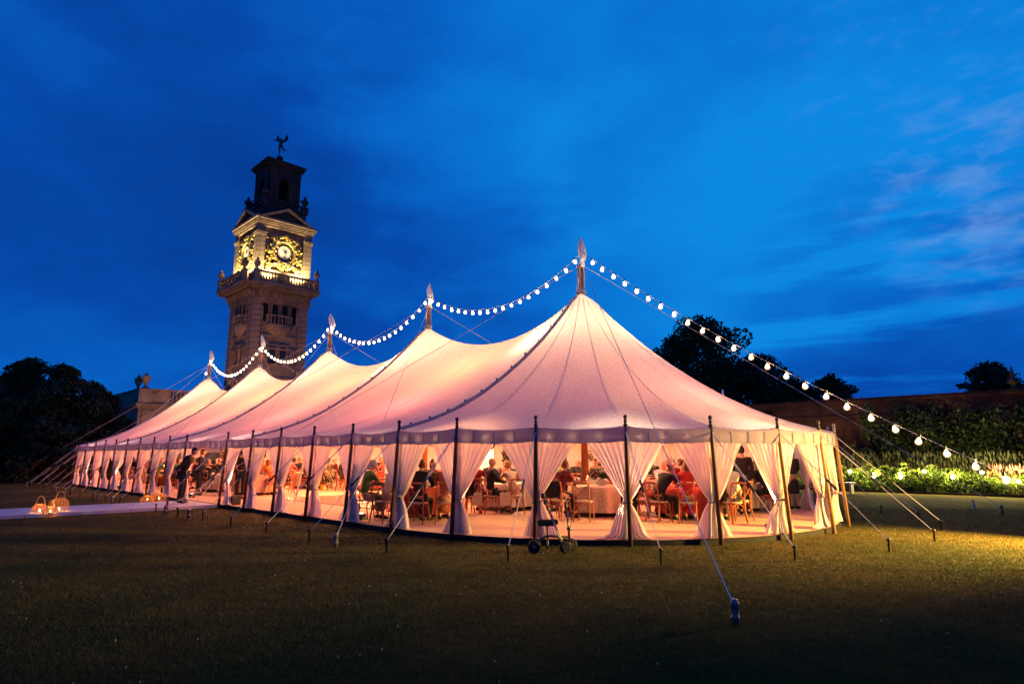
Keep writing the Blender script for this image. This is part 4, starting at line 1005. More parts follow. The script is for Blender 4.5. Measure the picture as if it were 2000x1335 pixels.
# ------------------------------------------------------------------ people
def V3(*a): return Vector(a)
def figure(J, female=False, skirt=None, sub=1, sleeve=1.0, coat=0):
    """returns shared meshes for a clothed figure; J gives joint positions for the pose"""
    k = .90 if female else 1.0; v = []; e = []; r = []
    def add(p, rad, par=None):
        v.append(Vector(p)); r.append(rad)
        if par is not None: e.append((par, len(v)-1))
        return len(v)-1
    def hand(i, w, el):
        d = (w-el).normalized(); s = d.cross(V3(0, 0, 1)); s = s.normalized() if s.length > .1 else V3(1, 0, 0)
        sg = 1 if w.x < 0 else -1
        p = add(w+d*.055, (.034, .018), i)
        for q in range(4):
            l = (.036, .042, .040, .032)[q]; b = w+d*.085+s*(q-1.5)*.019
            a = add(b, .0095, p); c = add(b+d*l-V3(0, 0, .010), .0085, a); add(b+d*l*1.75-V3(0, 0, .028), .0075, c)
        a = add(w+d*.04+s*sg*.038, .011, p); add(w+d*.075+s*sg*.052-V3(0, 0, .01), .009, a)
    pe = add(J['pelvis'], .10*k); wa = add(J['waist'], .085*k, pe); ch = add(J['chest'], .095*k, wa); up_ = add(J['chest'].lerp(J['neck'], .62), (.10*k, .055), ch); ne = add(J['neck'], .050*k, up_); add(J['head']-V3(0, 0, .06), .055, ne)
    for s in ('L', 'R'):
        sh = add(J['sh'+s], .045*k, up_); el = add(J['el'+s], .042*k, sh); wr = add(J['wr'+s], .027*k, el); hand(wr, J['wr'+s], J['el'+s])
        hp = add(J['hip'+s], .09*k, pe); kn = add(J['kn'+s], .058*k, hp); cf = add(J['kn'+s].lerp(J['an'+s], .35), .055*k, kn); an = add(J['an'+s], .036*k, cf); add(J['toe'+s], .032, an)
    body = skin_mesh(v, e, r, 1)
    # head: skull with jaw, nose, ears
    H = J['head']; m = MB(); ro = []
    n_, mm = 14, 10; vs = []; fs = []
    for i in range(mm+1):
        ph = PI*i/mm
        for q in range(n_):
            th = 2*PI*q/n_; x = .073*math.sin(ph)*math.cos(th); y = .092*math.sin(ph)*math.sin(th); z = -.115*math.cos(ph)
            if z < -.03: f = 1-.28*min(1, (-z-.03)/.08); x *= f; y = y*f+.012*min(1, (-z-.03)/.08)
            vs.append(H+V3(x, y, z))
    for i in range(mm):
        for q in range(n_): fs.append((i*n_+q, i*n_+(q+1) % n_, (i+1)*n_+(q+1) % n_, (i+1)*n_+q))
    m.add(vs, fs); m.add([H+V3(-.013, .085, -.03), H+V3(.013, .085, -.03), H+V3(0, .118, -.028), H+V3(0, .088, .02)], [(0, 1, 2), (1, 3, 2), (3, 0, 2)])
    for s in (-1, 1): m.ball(H+V3(s*.074, 0, -.005), (.012, .024, .034), 6, 5)
    m.ball(H+V3(0, .086, -.062), (.024, .010, .008), 6, 4)
    bv = [tuple(p.co) for p in body.vertices]; bf_ = [tuple(p.vertices) for p in body.polygons]; m2 = MB(); m2.add(bv, bf_); m2.add(m.v, m.f)
    out = {'body': m2.mesh('body', SKIN[0], True)}
    ey = MB(); 
    for s in (-1, 1): ey.ball(H+V3(s*.030, .081, .008), (.012, .009, .008), 6, 4)
    out['eyes'] = ey.mesh('eyes', M['black'], True)
    # top: torso and sleeves
    v = []; e = []; r = []
    a = add(J['pelvis']+V3(0, 0, .02), (.155*k, .125*k)); b = add(J['waist'], (.145*k if not female else .12, .115*k), a); c = add(J['chest'], (.175*k, .135*k), b); c = add(J['chest'].lerp(J['neck'], .60), (.165*k, .105*k), c); add(J['neck']-V3(0, 0, .015), .072*k, c)
    for s in ('L', 'R'):
        sh = add(J['sh'+s], .072*k, c); el = J['el'+s]; wr = J['wr'+s]
        if sleeve > .4: x = add(el, .054*k, sh); add(el.lerp(wr, .9), .040*k, x)
        else: add(J['sh'+s].lerp(el, .5), .055*k, sh)
    out['top'] = skin_mesh(v, e, r, 1); out['top'].materials.append(CM['black'])
    v = []; e = []; r = []
    if skirt is None:
        a = add(J['pelvis'], .135*k)
        for s in ('L', 'R'): x = add(J['hip'+s], .11*k, a); y = add(J['kn'+s], .078*k, x); add(J['an'+s]+V3(0, 0, .03), .062*k, y)
    else:
        a = add(J['pelvis'], (.16*k, .14*k)); kk = (J['knL']+J['knR'])/2; aa = (J['anL']+J['anR'])/2; x = add(J['pelvis'].lerp(kk, .55), (.20, .13), a); y = add(kk, (.20, .12), x)
        if skirt > 0: add(kk.lerp(aa, skirt), (.24, .14), y)
    out['legs'] = skin_mesh(v, e, r, 1); out['legs'].materials.append(CM['black'])
    sm = MB()
    for s in ('L', 'R'): p = J['an'+s]; q = J['toe'+s]; sm.tube([p+V3(0, -.05, -.035)+(q-p)*-.05, p+V3(0, 0, -.03), p.lerp(q, .6)+V3(0, 0, -.012), q+(q-p)*.12+V3(0, 0, -.005)], [.035, .045, .045, .022], 8)
    out['shoes'] = sm.mesh('shoes', M['rubber'], True)
    # hair
    for kind in ('short', 'long', 'bun', 'bald'):
        hm = MB(); vs = []; fs = []
        for i in range(mm+1):
            ph = PI*i/mm
            for q in range(n_):
                th = 2*PI*q/n_; sx = .083; x = sx*math.sin(ph)*math.cos(th); y = .100*math.sin(ph)*math.sin(th)-.008; z = -.122*math.cos(ph)+.008
                if kind == 'long' and z < 0 and y < .05: z *= 2.1; x *= 1.12; y -= .015
                x += .004*math.sin(7*th+i); z += .004*math.sin(5*th+3*i)
                vs.append((H+V3(x, y, z), x, y, z))
        for i in range(mm):
            for q in range(n_):
                qq = (i*n_+q, i*n_+(q+1) % n_, (i+1)*n_+(q+1) % n_, (i+1)*n_+q); cy = sum(vs[a][2] for a in qq)/4; cz = sum(vs[a][3] for a in qq)/4
                ok = cz > .045 or (cy < .015 and cz > (-.05 if kind != 'long' else -.3)) 
                if kind == 'bald': ok = (cy < -.01 and -.06 < cz < .035)
                if kind == 'short' and cy < .0: ok = cz > -.055
                if ok: fs.append(qq)
        hm.add([a[0] for a in vs], fs)
        if kind == 'bun': hm.ball(H+V3(0, -.10, .055), (.045, .042, .045), 9, 6)
        out['hair_'+kind] = hm.mesh('hair', HAIR['dark'], True)
    return out
def sym(J):
    for k in list(J):
        if k.endswith('L') and k[:-1]+'R' not in J: p = J[k]; J[k[:-1]+'R'] = V3(-p.x, p.y, p.z)
    return J
def seatJ(lean=0., turn=0., armup=0, fem=0):
    w = .17 if fem else .195
    J = dict(pelvis=V3(0, -.05, .56), waist=V3(0, -.05+lean*.35, .76), chest=V3(0, -.03+lean*.8, .98-lean*.12), neck=V3(0, .0+lean*1.15, 1.17-lean*.22), head=V3(turn*.04, .035+lean*1.35, 1.315-lean*.30),
             shL=V3(w, -.03+lean*1.0, 1.08-lean*.16), hipL=V3(.09, .03, .53), knL=V3(.11, .42, .52), anL=V3(.10, .40, .10), toeL=V3(.11, .55, .045))
    J['elL'] = V3(w+.06, .16+lean*.8, .84); J['wrL'] = V3(.13, .38+lean*.3, .81)
    if armup: J['elR'] = V3(-w-.05, .20, 1.12); J['wrR'] = V3(-w+.02, .26, 1.36)
    return sym(J)
def standJ(lean=0, arms='front', fem=0, back=0):
    w = .165 if fem else .19
    J = dict(pelvis=V3(0, 0, .94), waist=V3(0, lean*.15, 1.12), chest=V3(0, lean*.4, 1.32), neck=V3(0, lean*.7, 1.50), head=V3(0, .02+lean*.9, 1.635-lean*.1), shL=V3(w, lean*.5, 1.42), hipL=V3(.09, 0, .90), knL=V3(.10, .02, .50), anL=V3(.09, -.02, .10), toeL=V3(.11, .14, .045))
    if arms == 'front': J['elL'] = V3(w+.05, .02+lean*.5, 1.13); J['wrL'] = V3(.11, .24+lean*.5, 1.08)
    elif arms == 'down': J['elL'] = V3(w+.05, -.02, 1.13); J['wrL'] = V3(w+.04, .06, .88)
    elif arms == 'back': J['elL'] = V3(w+.06, -.12+lean*.4, 1.16); J['wrL'] = V3(w-.03, -.30+lean*.4, 1.02)
    return sym(J)
FIG = {
 'm0': figure(seatJ(.05)), 'm1': figure(seatJ(.28, .5)), 'm2': figure(seatJ(.10, -.5, 1)), 'm3': figure(seatJ(-.04, .8)),
 'f0': figure(seatJ(.05, 0, 0, 1), True, .55, sleeve=.3), 'f1': figure(seatJ(.25, 0, 0, 1), True, .3, sleeve=.3), 'f2': figure(seatJ(.12, 0, 0, 1), True, .85, sleeve=1),
 'w0': figure(standJ(.30, 'back')), 's0': figure(standJ(.05, 'front')), 's1': figure(standJ(0, 'down')), 'sf': figure(standJ(.02, 'front', 1), True, .15), 'sl': figure(standJ(.42, 'front')),
}
def person(fig, p, face, label, top='black', legs='black', hair=('short', 'dark'), skin=0, group=None, scale=1.0, bald=False):
    d = Vector(face); rz = math.atan2(-d.x, d.y); F_ = FIG[fig]
    root = empty('person', p, rz, label, 'person', group); root.scale = (scale,)*3
    b = inst('body', F_['body'], root, mats=SKIN[skin]); inst('eyes', F_['eyes'], b)
    inst('dress' if fig[0] == 'f' else 'jacket', F_['top'], root, mats=CM[top])
    inst('skirt' if fig[0] == 'f' or fig == 'sf' else 'trousers', F_['legs'], root, mats=CM[legs])
    inst('shoes', F_['shoes'], root); inst('hair', F_['hair_'+hair[0]], root, mats=HAIR[hair[1]])
    return root

# ------------------------------------------------------------------ cross-back chair
def make_chair():
    c = empty('cross_back_chair', (0, 0, 0))
    m = MB(); m.lathe([(.205, 0), (.215, .01), (.215, .03), (.20, .04)], (0, 0, .435), 20, 1, .98); m.build('seat', M['seatpad'], c, True)
    for s in (-1, 1):
        m = MB(); m.tube([(s*.20, -.24, 0), (s*.185, -.19, .25), (s*.18, -.175, .45), (s*.185, -.20, .68), (s*.195, -.25, .90)], [.015, .017, .017, .016, .015], 8); m.build('back_leg', M['chair'], c, True)
        m = MB(); m.tube([(s*.19, .21, 0), (s*.165, .16, .44)], [.015, .018], 8); m.build('front_leg', M['chair'], c, True)
        m = MB(); m.tube([(-s*.182, -.185, .50), (-s*.06, -.205, .62), (s*.07, -.225, .74), (s*.19, -.24, .86)], [.010]*4, 6); m.build('cross_slat', M['chair'], c, True)
        m = MB(); m.tube([(s*.172*math.cos(a), -.18 if 1 else 0, .26+.17*math.sin(a)) for a in np.linspace(0, PI/2, 7)][::1], .010, 6); m.build('arched_brace', M['chair'], c, True)
        m = MB(); m.tube([(s*(.185-.03*math.sin(a)), -.18+.33*(a/(PI)), .27+.16*math.sin(a)) for a in np.linspace(0, PI, 9)], .009, 6); m.build('side_brace', M['chair'], c, True)
    m = MB(); m.tube([(-.20, -.25, .88), (-.1, -.275, .895), (0, -.285, .90), (.1, -.275, .895), (.20, -.25, .88)], [.022, .024, .024, .024, .022], 8); m.build('top_rail', M['chair'], c, True)
    m = MB(); m.tube([(.172*math.cos(a), .18, .27+.16*math.sin(a)) for a in np.linspace(0, PI, 11)], .010, 6); m.build('front_brace', M['chair'], c, True)
    return c
chair0 = make_chair(); used = [False]
def chair(p, face, label, group='cross-back chairs at the tables', simple=False):
    d = Vector(face); rz = math.atan2(-d.x, d.y)
    if not used[0]: o = chair0; used[0] = True
    else: o = copy_tree(chair0)
    o.location = p; o.rotation_euler.z = rz
    return tag(o, label, 'chair', group)
# far chairs: the same shape joined, since their parts cannot be told apart there
fc = MB()
for ch in chair0.children: fc.add([tuple(v.co) for v in ch.data.vertices], [tuple(p.vertices) for p in ch.data.polygons])
far_chair = fc.mesh('cross_back_chair', M['chair'], True)
def fchair(p, face, label, group):
    d = Vector(face); o = inst('cross_back_chair', far_chair, None, p, math.atan2(-d.x, d.y)); return tag(o, label, 'chair', group)
# ------------------------------------------------------------------ tables
def table(x, y, r, mname, label, clabel, n_pleat=16, drop=.62, tall=False, flow=True, detail=True):
    t = empty('round_table', (x, y, FL), 0, label, 'table', 'round dining tables')
    MB().lathe([(r-.02, .70), (r-.02, .728)], (0, 0, 0), 28).build('table_top', M['chair'], t)
    MB().lathe([(.25, 0), (.05, .05), (.05, .70)], (0, 0, 0), 12).build('pedestal', M['chair'], t)
    m = MB(); rows = []; NW = 96; rr = random.Random(int(x*100))
    ph = rr.uniform(0, 6)
    for rad_, z, am in ((.01, .734, 0), (r*.6, .735, 0), (r-.01, .735, 0), (r+.012, .722, .004), (r+.02, .60, .018), (r+.035, .40, .03), (r+.05, .22, .04), (r+.06, .735-drop, .048)):
        rows.append([((rad_+am*math.sin(n_pleat*w+ph)+am*.4*math.sin(2.7*n_pleat*w))*math.cos(w), (rad_+am*math.sin(n_pleat*w+ph))*math.sin(w), z) for w in np.linspace(0, 2*PI, NW+1)])
    m.grid(rows[::-1]); c = m.build('tablecloth', M[mname], None, True, loc=(x, y, FL)); tag(c, clabel, 'tablecloth', 'cloths on the round tables')
    return t
def flowers(x, y, h, w, label, tall=False, n=700, pink=.3):
    t = empty('flower_arrangement', (x, y, FL+.737), 0, label, 'flowers')
    m = MB()
    if tall: m.lathe([(.09, 0), (.03, .02), (.018, .30), (.03, h*.6), (.07, h*.7)], (0, 0, 0), 10)
    else: m.lathe([(.08, 0), (.11, .05), (.10, .14), (.12, .16)], (0, 0, 0), 12)
    m.build('vase', M['gold'] if tall else M['white'], t, True)
    zc = h*.8 if tall else .26; cl = [(random.uniform(-.55, .55)*w, random.uniform(-.5, .5)*w, zc+random.uniform(-.4, .6)*h*.3, w*.3, w*.3, h*.16) for _ in range(12)]
    leaves(cl, n, .035, 'leafm', 'greenery', t); leaves([(a, b, c+.03, d, e, f*1.1) for a, b, c, d, e, f in cl], int(n*.8), .028, 'flowerw', 'cream_blooms', t)
    if pink: leaves([(a, b, c+.03, d, e, f) for a, b, c, d, e, f in cl[:4]], int(n*pink), .03, 'flowerp', 'pink_blooms', t)
    return t
glass_m = MB().lathe([(.03, 0), (.004, .01), (.004, .09), (.03, .12), (.034, .19)], (0, 0, 0), 8).mesh('wine_glass', M['chrome'], True)
candle_m = MB().lathe([(.014, 0), (.012, .22)], (0, 0, 0), 8).mesh('candle', M['wax'])
flame_m = MB().lathe([(.002, 0), (.008, .012), (.003, .04)], (0, 0, 0), 6).mesh('flame', M['flame'])
def candle(p, lb, g='candles on the tables'):
    o = inst('candle', candle_m, None, p); tag(o, lb, 'candle', g); inst('flame', flame_m, o, (0, 0, .225)); return o
def toward(a, b): d = Vector((b[0]-a[0], b[1]-a[1], 0)); return d.normalized()

TA = (2.35, 16.75); TB = (-2.15, 16.35); TC = (-.15, 18.6); TD = (4.55, 16.1)
table(*TA, .86, 'cloth', 'round table in front of the nearest mast', 'patterned gold cloth hanging to the floor right of the knee scooter')
table(*TB, .86, 'cloth2', 'round table behind the green jacketed guest', 'wine coloured cloth behind the guests in green and white')
table(*TC, .86, 'cloth3', 'round table behind the balding man in black', 'ivory cloth behind the guests with the beige bags')
table(*TD, .86, 'cloth2', 'round table inside the right rounded end of the tent', 'wine coloured cloth beside the chair with the red dress')
flowers(*TA, .62, .42, 'large spray of cream flowers on the table before the nearest mast', n=1500)
flowers(*TB, .5, .3, 'bowl of mixed flowers on the table behind the green jacket')
flowers(*TC, .9, .3, 'tall stand of flowers behind the balding man', True)
flowers(*TD, .5, .3, 'bowl of cream flowers on the right hand table')
def seat(x, y, tc, fig, label, chl, top, legs, hair, skin=0, off=.0, withchair=True, face=None, sc=1.0):
    f = Vector(face) if face else toward((x, y), tc)
    if withchair: chair((x, y, FL), f, chl)
    if fig: return person(fig, Vector((x, y, FL))+Vector(f)*(.03+off), f, label, top, legs, hair, skin, scale=sc)
seat(-3.52, 15.25, TB, 'f2', 'white haired seated guest in a green jacket', 'pale cross-back chair under the green jacketed guest', 'green', 'olive', ('bun', 'grey'))
seat(-2.98, 14.92, TB, 'f1', 'seated woman in an ivory top beside the green jacket', 'cross-back chair holding the woman in ivory', 'cream', 'cream', ('long', 'auburn'), off=.05)
seat(-2.12, 14.62, TB, 'm0', 'seated man in black seen from behind, left of the patterned dress', 'cross-back chair behind the man in black, its X clear', 'black', 'black', ('short', 'brown'), face=(.25, 1, 0))
seat(-1.55, 14.80, TB, 'f2', 'seated woman in a red and brown patterned dress with auburn hair', 'cross-back chair of the patterned dress', 'patterned', 'patterned', ('long', 'auburn'), face=(-.1, 1, 0))
seat(-3.3, 17.1, TB, 'm1', 'man in dark suit across the table from the green jacket', 'chair across the table from the green jacket', 'charcoal', 'black', ('short', 'dark'))
seat(-2.2, 17.7, TB, 'f0', 'woman in pink across the table behind the draped pole', 'chair of the woman in pink', 'pink', 'pink', ('long', 'brown'))
seat(-1.1, 17.0, TB, 'm0', 'man in navy at the right side of the wine clothed table', 'chair at the right of the wine clothed table', 'navy', 'black', ('short', 'grey'))
seat(-.98, 17.25, TC, 'f0', 'seated woman in a dark red top left of the balding man', 'cross-back chair with a beige bag hung on it', 'red', 'wine', ('bun', 'brown'), face=(.3, 1, 0))
seat(-.55, 17.05, TC, 'm3', 'balding man in a black suit turned to his neighbour', 'cross-back chair beside the balding man', 'black', 'black', ('bald', 'grey'), face=(1, .35, 0))
seat(.05, 17.1, TC, 'f1', 'fair haired woman in a pale top facing the balding man', 'cross-back chair angled beside the draped pole', 'cream', 'olive', ('bun', 'blonde'), face=(-.5, 1, 0))
seat(.95, 18.2, TC, 'm1', 'man in black leaning in behind the flowers', 'chair behind the large flower spray on its left', 'black', 'black', ('short', 'dark'))
seat(-1.3, 19.2, TC, 'm0', 'man in charcoal at the far side of the ivory table', 'chair at the far left of the ivory table', 'charcoal', 'black', ('short', 'brown'))
seat(-.1, 19.9, TC, 'f0', 'woman in orange at the far side of the ivory table', 'chair at the far side of the ivory table', 'orange', 'orange', ('long', 'dark'))
seat(1.15, 15.35, TA, 'f2', 'seated guest with a plum patterned top behind the knee scooter', 'cross-back chair with a black jacket over its back', 'wine', 'black', ('short', 'auburn'))
seat(1.0, 16.4, TA, 'f0', 'seated woman in orange left of the gold cloth', 'cross-back chair half hidden by the drape left of the scooter', 'orange', 'orange', ('bun', 'auburn'))
chair((1.68, 15.05, FL), toward((1.68, 15.05), TA), 'empty cross-back chair just right of the knee scooter')
seat(1.55, 18.0, TA, 'm0', 'dark haired man in profile under the microphone', 'chair behind the large flower spray', 'charcoal', 'black', ('short', 'dark'), face=(-1, -.5, 0))
seat(2.9, 18.1, TA, 'f0', 'woman in red behind the nearest mast', 'chair behind the nearest mast', 'red', 'red', ('long', 'brown'))
seat(3.45, 17.5, TA, 'm1', 'man in navy right of the nearest mast', 'cross-back chair right of the gold cloth', 'navy', 'black', ('short', 'dark'))
seat(3.42, 14.98, TD, 'm1', 'guest in a black waistcoat and white sleeves leaning to the table', 'chair with rounded seat left of the red dress', 'black', 'black', ('bun', 'auburn'), face=(.9, .55, 0))
seat(4.02, 14.68, TD, 'f2', 'seated woman in a bright red dress seen from behind', 'cross-back chair of the red dress', 'red', 'red', ('long', 'auburn'))
seat(5.05, 14.72, TD, 'm0', 'seated man in a white jacket by the brightly lit drape', 'cross-back chair of the white jacket, its X clear', 'white', 'charcoal', ('short', 'brown'), face=(-.3, 1, 0))
seat(5.40, 15.25, TD, 'f1', 'fair haired woman with a flower in her hair', 'chair beside the white jacket', 'cream', 'charcoal', ('bun', 'blonde'))
seat(3.3, 16.5, TD, 'f0', 'woman in a patterned dress beyond the black draped chair', 'chair with a dark coat over its back', 'patterned', 'patterned', ('long', 'auburn'))
seat(4.0, 17.3, TD, 'm2', 'guest raising one hand at the far side of the right table', 'chair of the guest raising a hand', 'white', 'charcoal', ('short', 'grey'))
seat(5.0, 17.3, TD, 'f0', 'woman in wine red at the far side of the right table', 'chair at the far side of the right table', 'wine', 'wine', ('long', 'dark'))
person('sl', (4.72, 15.02, FL), (-.1, 1, 0), 'waiting guest in white shirt and long dark skirt bending over the right table', 'white', 'charcoal', ('bun', 'dark'))
person('s1', (6.0, 16.6, FL), (.2, 1, 0), 'man standing in a dark waistcoat with his back turned, behind the white jacket', 'black', 'black', ('short', 'dark'))
person('sf', (8.05, 18.3, FL), (-.15, 1, 0), 'woman standing in a short dark dress at the right end of the tent', 'charcoal', 'charcoal', ('long', 'auburn'), scale=.97)
person('s1', (7.72, 18.75, FL), (.9, .3, 0), 'man in black standing close beside the woman in the short dress', 'black', 'black', ('short', 'dark'))
person('s1', (6.9, 19.6, FL), (1, -.3, 0), 'man in black standing farther in, behind the drape at the right end', 'black', 'black', ('short', 'dark'))
# coats over chair backs, bags hung on chairs
def coat(x, y, f, label, cm='black', w=.46, h=.62, z=.93):
    d = Vector(f).normalized(); rz = math.atan2(-d.x, d.y); m = MB(); rows = []
    for i in range(9):
        t = i/8; zz = z-h*t if i > 1 else z-.01*i; yy = -.27+(.02 if i == 0 else -.045-.03*t)
        rows.append([((s-.5)*w*(.86+.22*t)+.01*math.sin(i+s*9), yy+.018*math.sin(s*14+t*3), zz+.012*math.sin(s*11)*(t > .9)) for s in np.linspace(0, 1, 15)])
    fr = [(p[0]*.95, -.215, p[2]) for p in rows[0]]; fr2 = [(p[0]*.95, -.19, p[2]-h*.45) for p in rows[0]]
    m.grid([fr2, fr]+rows); o = m.build('draped_coat', CM[cm], None, True, loc=(x, y, FL), rz=rz); tag(o, label, 'coat')
coat(1.15, 15.35, toward((1.15, 15.35), TA), 'black jacket hung over a chair back behind the knee scooter', 'black', .48, .40)
coat(3.3, 16.5, (.8, .6, 0), 'dark coat over a chair back right of the gold cloth', 'black', .50, .66)
coat(3.02, 15.6, (.7, .7, 0), 'long black coat over a chair left of the black waistcoat', 'black', .48, .74)
chair((3.02, 15.6, FL), (.7, .7, 0), 'chair under the long black coat')
def bag(x, y, label):
    b = empty('tote_bag', (x, y, FL+.22), .3, label, 'bag', 'beige bags hung on chair backs'); m = MB(); m.box((0, 0, .17), (.30, .07, .34), 0, .93); m.build('bag_body', M['bag'], b)
    m = MB(); m.tube([(-.07, 0, .33), (-.05, 0, .52), (0, 0, .60), (.05, 0, .52), (.07, 0, .33)], .008, 5); m.build('handle', M['bag'], b)
bag(-.93, 16.9, 'beige cloth bag hung left of the balding man'); bag(-.18, 16.75, 'beige cloth bag hung right of the balding man')
# small wares on the near tables
for (tc, nm) in ((TA, 'gold clothed table'), (TB, 'wine clothed left table'), (TC, 'ivory clothed table'), (TD, 'wine clothed right table')):
    for i in range(7):
        a = i*2*PI/7+.3; o = inst('wine_glass', glass_m, None, (tc[0]+.58*math.cos(a), tc[1]+.58*math.sin(a), FL+.737)); tag(o, 'stemmed glass %s on the %s' % (('at the right', 'at the back right', 'at the back', 'at the left', 'at the front left', 'in front', 'at the front right')[i], nm), 'glass', 'glasses on the '+nm)
    for s in (-1, 1): candle((tc[0]+s*.38, tc[1]-.1, FL+.737), ('left' if s < 0 else 'right')+' candle on the '+nm)
pl = MB().lathe([(.16, 0), (.15, .015)], (0, 0, 0), 16).build('plate', M['white'], None, loc=(TA[0]-.42, TA[1]-.62, FL+.738)); tag(pl, 'round dish at the near edge of the gold clothed table', 'plate')

# the rest of the dining room, beyond and beside the dance floor
tops = ['black', 'navy', 'charcoal', 'pink', 'wine', 'cream', 'red', 'green', 'patterned', 'orange']
rp = random.Random(3)
FT = [(2.9, -3.9, 'right of the dance floor'), (-2.9, -2.9, 'by the back drapes at the right'), (3.3, -.3, 'between the mast and the dance floor'), (.2, -3.7, 'behind the nearest mast'), (13.9, 3.3, 'left of the entrance'), (13.6, -1.6, 'past the dance floor'), (17.2, 3.4, 'in the second row'), (17.0, -.6, 'past the fourth mast'), (17.4, -4.0, 'by the back wall'),
      (20.6, 3.2, 'in the third row'), (20.4, -.9, 'deep in the left half'), (24, 3.2, 'near the far end, front'), (24.4, -1.5, 'near the far end, middle'), (27.6, 3.0, 'in the last row'), (6.2, -4.3, 'behind the dance floor'), (10.0, -4.4, 'back left of the dance floor')]
for n_, (u, v, where) in enumerate(FT):
    p = T(u, v, 0); cn = ('cloth3', 'cloth', 'cloth2')[n_ % 3]; nmc = {'cloth3': 'ivory', 'cloth': 'patterned gold', 'cloth2': 'wine'}[cn]
    table(p.x, p.y, .84, cn, 'round table '+where, nmc+' cloth on the table '+where)
    flowers(p.x, p.y, .6 if n_ % 2 else .95, .26, 'flowers on the table '+where, n_ % 2 == 0, n=260)
    candle((p.x+.35, p.y, FL+.737), 'candle on the table '+where)
    for q in range(8):
        a = q*PI/4+n_*.3+PI/8; c = Vector((p.x+1.18*math.cos(a), p.y+1.18*math.sin(a), FL)); f = toward(c, p)
        rel = (math.atan2(math.sin(a), math.cos(a))-math.atan2(-p.y, -p.x)+2*PI+PI/8) % (2*PI); pos = ('nearest the camera', 'near right', 'right hand', 'far right', 'farthest', 'far left', 'left hand', 'near left')[int(rel/(PI/4)) % 8]
        fchair(c, f, pos+' chair at the table '+where, 'chairs of the table '+where)
        if rp.random() < .8:
            fem = rp.random() < .45; tc_ = rp.choice(tops[3:] if fem else tops[:3]); hk = rp.choice(('long', 'bun') if fem else ('short', 'short', 'bald')); hc = rp.choice(('dark', 'brown', 'auburn', 'blonde', 'grey') if fem else ('dark', 'brown', 'grey'))
            person(rp.choice(('f0', 'f1', 'f2') if fem else ('m0', 'm1', 'm3')), c+f*.03, f, 'guest in %s, %s seat, table %s' % (tc_ if tc_ != 'patterned' else 'a pattern', pos, where), tc_, tc_ if fem else 'black', (hk, hc), rp.randint(0, 2), group='guests in %s at the table %s' % (tc_, where))
# a line of chairs along the far side of the dance floor
person('s1', T(11.27, 5.08, FL), (-.3, 1, 0), 'man in black standing just inside the entrance, behind a drape', 'black', 'black', ('short', 'dark'))
person('w0', T(10.75, 7.15, FL), (1, .1, 0), 'waiter in black leaning forward on the walkway at the entrance', 'black', 'black', ('short', 'dark'), scale=1.02)
person('s0', T(14.6, 5.3, FL), (1, .2, 0), 'man in black standing by the drapes left of the entrance', 'navy', 'black', ('short', 'brown'))
# floor standing flowers by the dance floor
for (px, py, lb, h) in ((512, 953, 'tall mass of cream and green flowers beyond the dance floor', 1.0), (632, 957, 'flower arrangement with a red ribbon on a low stand beyond the dance floor', .9)):
    g = G(px, py, FL); t = empty('floor_flowers', (g.x, g.y, FL), 0, lb, 'flowers'); m = MB().lathe([(.16, 0), (.14, .2), (.2, .25)], (0, 0, 0), 10); m.build('pot', M['gold'], t)
    cl = [(random.uniform(-.35, .35), random.uniform(-.3, .3), .3+h*random.random(), .22, .22, .2) for _ in range(14)]; leaves(cl, 900, .05, 'leafm', 'greenery', t); leaves(cl, 800, .045, 'flowerw', 'cream_blooms', t)
# hanging lamps, white screens and microphone seen through the drapes
for (px, py, Y, lb) in ((957, 868, 19, 'round dark rimmed lamp hanging between two drapes left of the draped pole'), (770, 869, 19, 'round lit lamp hanging above the white haired guest')):
    p = AT(px, py, Y); t = empty('pendant_lamp', p, 0, lb, 'lamp', 'round hanging lamps'); m = MB().tube([(.12*math.cos(a), 0, .12*math.sin(a)) for a in np.linspace(-1.9, 1.7, 16)], .03, 7); m.build('shade', M['shade'], t)
    MB().ball((0, 0, 0), .075, 10, 7).build('globe', M['globe'], t, True); zt = roofz(*( (lambda q: (max(0.1, q.dot(DX)), abs(q.dot(NN))))(Vector((p.x, p.y, 0))-P0)) )
    MB().tube([(0, 0, .1), (0, 0, max(.4, zt-p.z))], .006, 5).build('cord', M['black'], t)
for (px, py, Y, w, h, lb) in ((948, 905, 21.5, .55, 1.7, 'tall white display board behind the balding man'), (770, 900, 21, .6, 1.6, 'tall white display board behind the white haired guest')):
    p = AT(px, py, Y); t = empty('display_board', (p.x, p.y, FL), .4, lb, 'board', 'white boards in the tent'); MB().box((0, 0, 1.05), (w, .05, h)).build('panel', M['white'], t); MB().box((0, 0, .1), (w*.8, .35, .2)).build('foot', M['white'], t)
g = AT(1106, 880, 18.9); t = empty('microphone_stand', (g.x, g.y, FL), 0, 'microphone on a thin stand behind the flower spray', 'microphone')
MB().lathe([(.14, 0), (.13, .015), (.01, .03), (.01, 1.5)], (0, 0, 0), 12).build('stand', M['black'], t); MB().tube([(0, 0, 1.5), (.03, 0, 1.64)], [.012, .028], 8).build('microphone', M['black'], t)
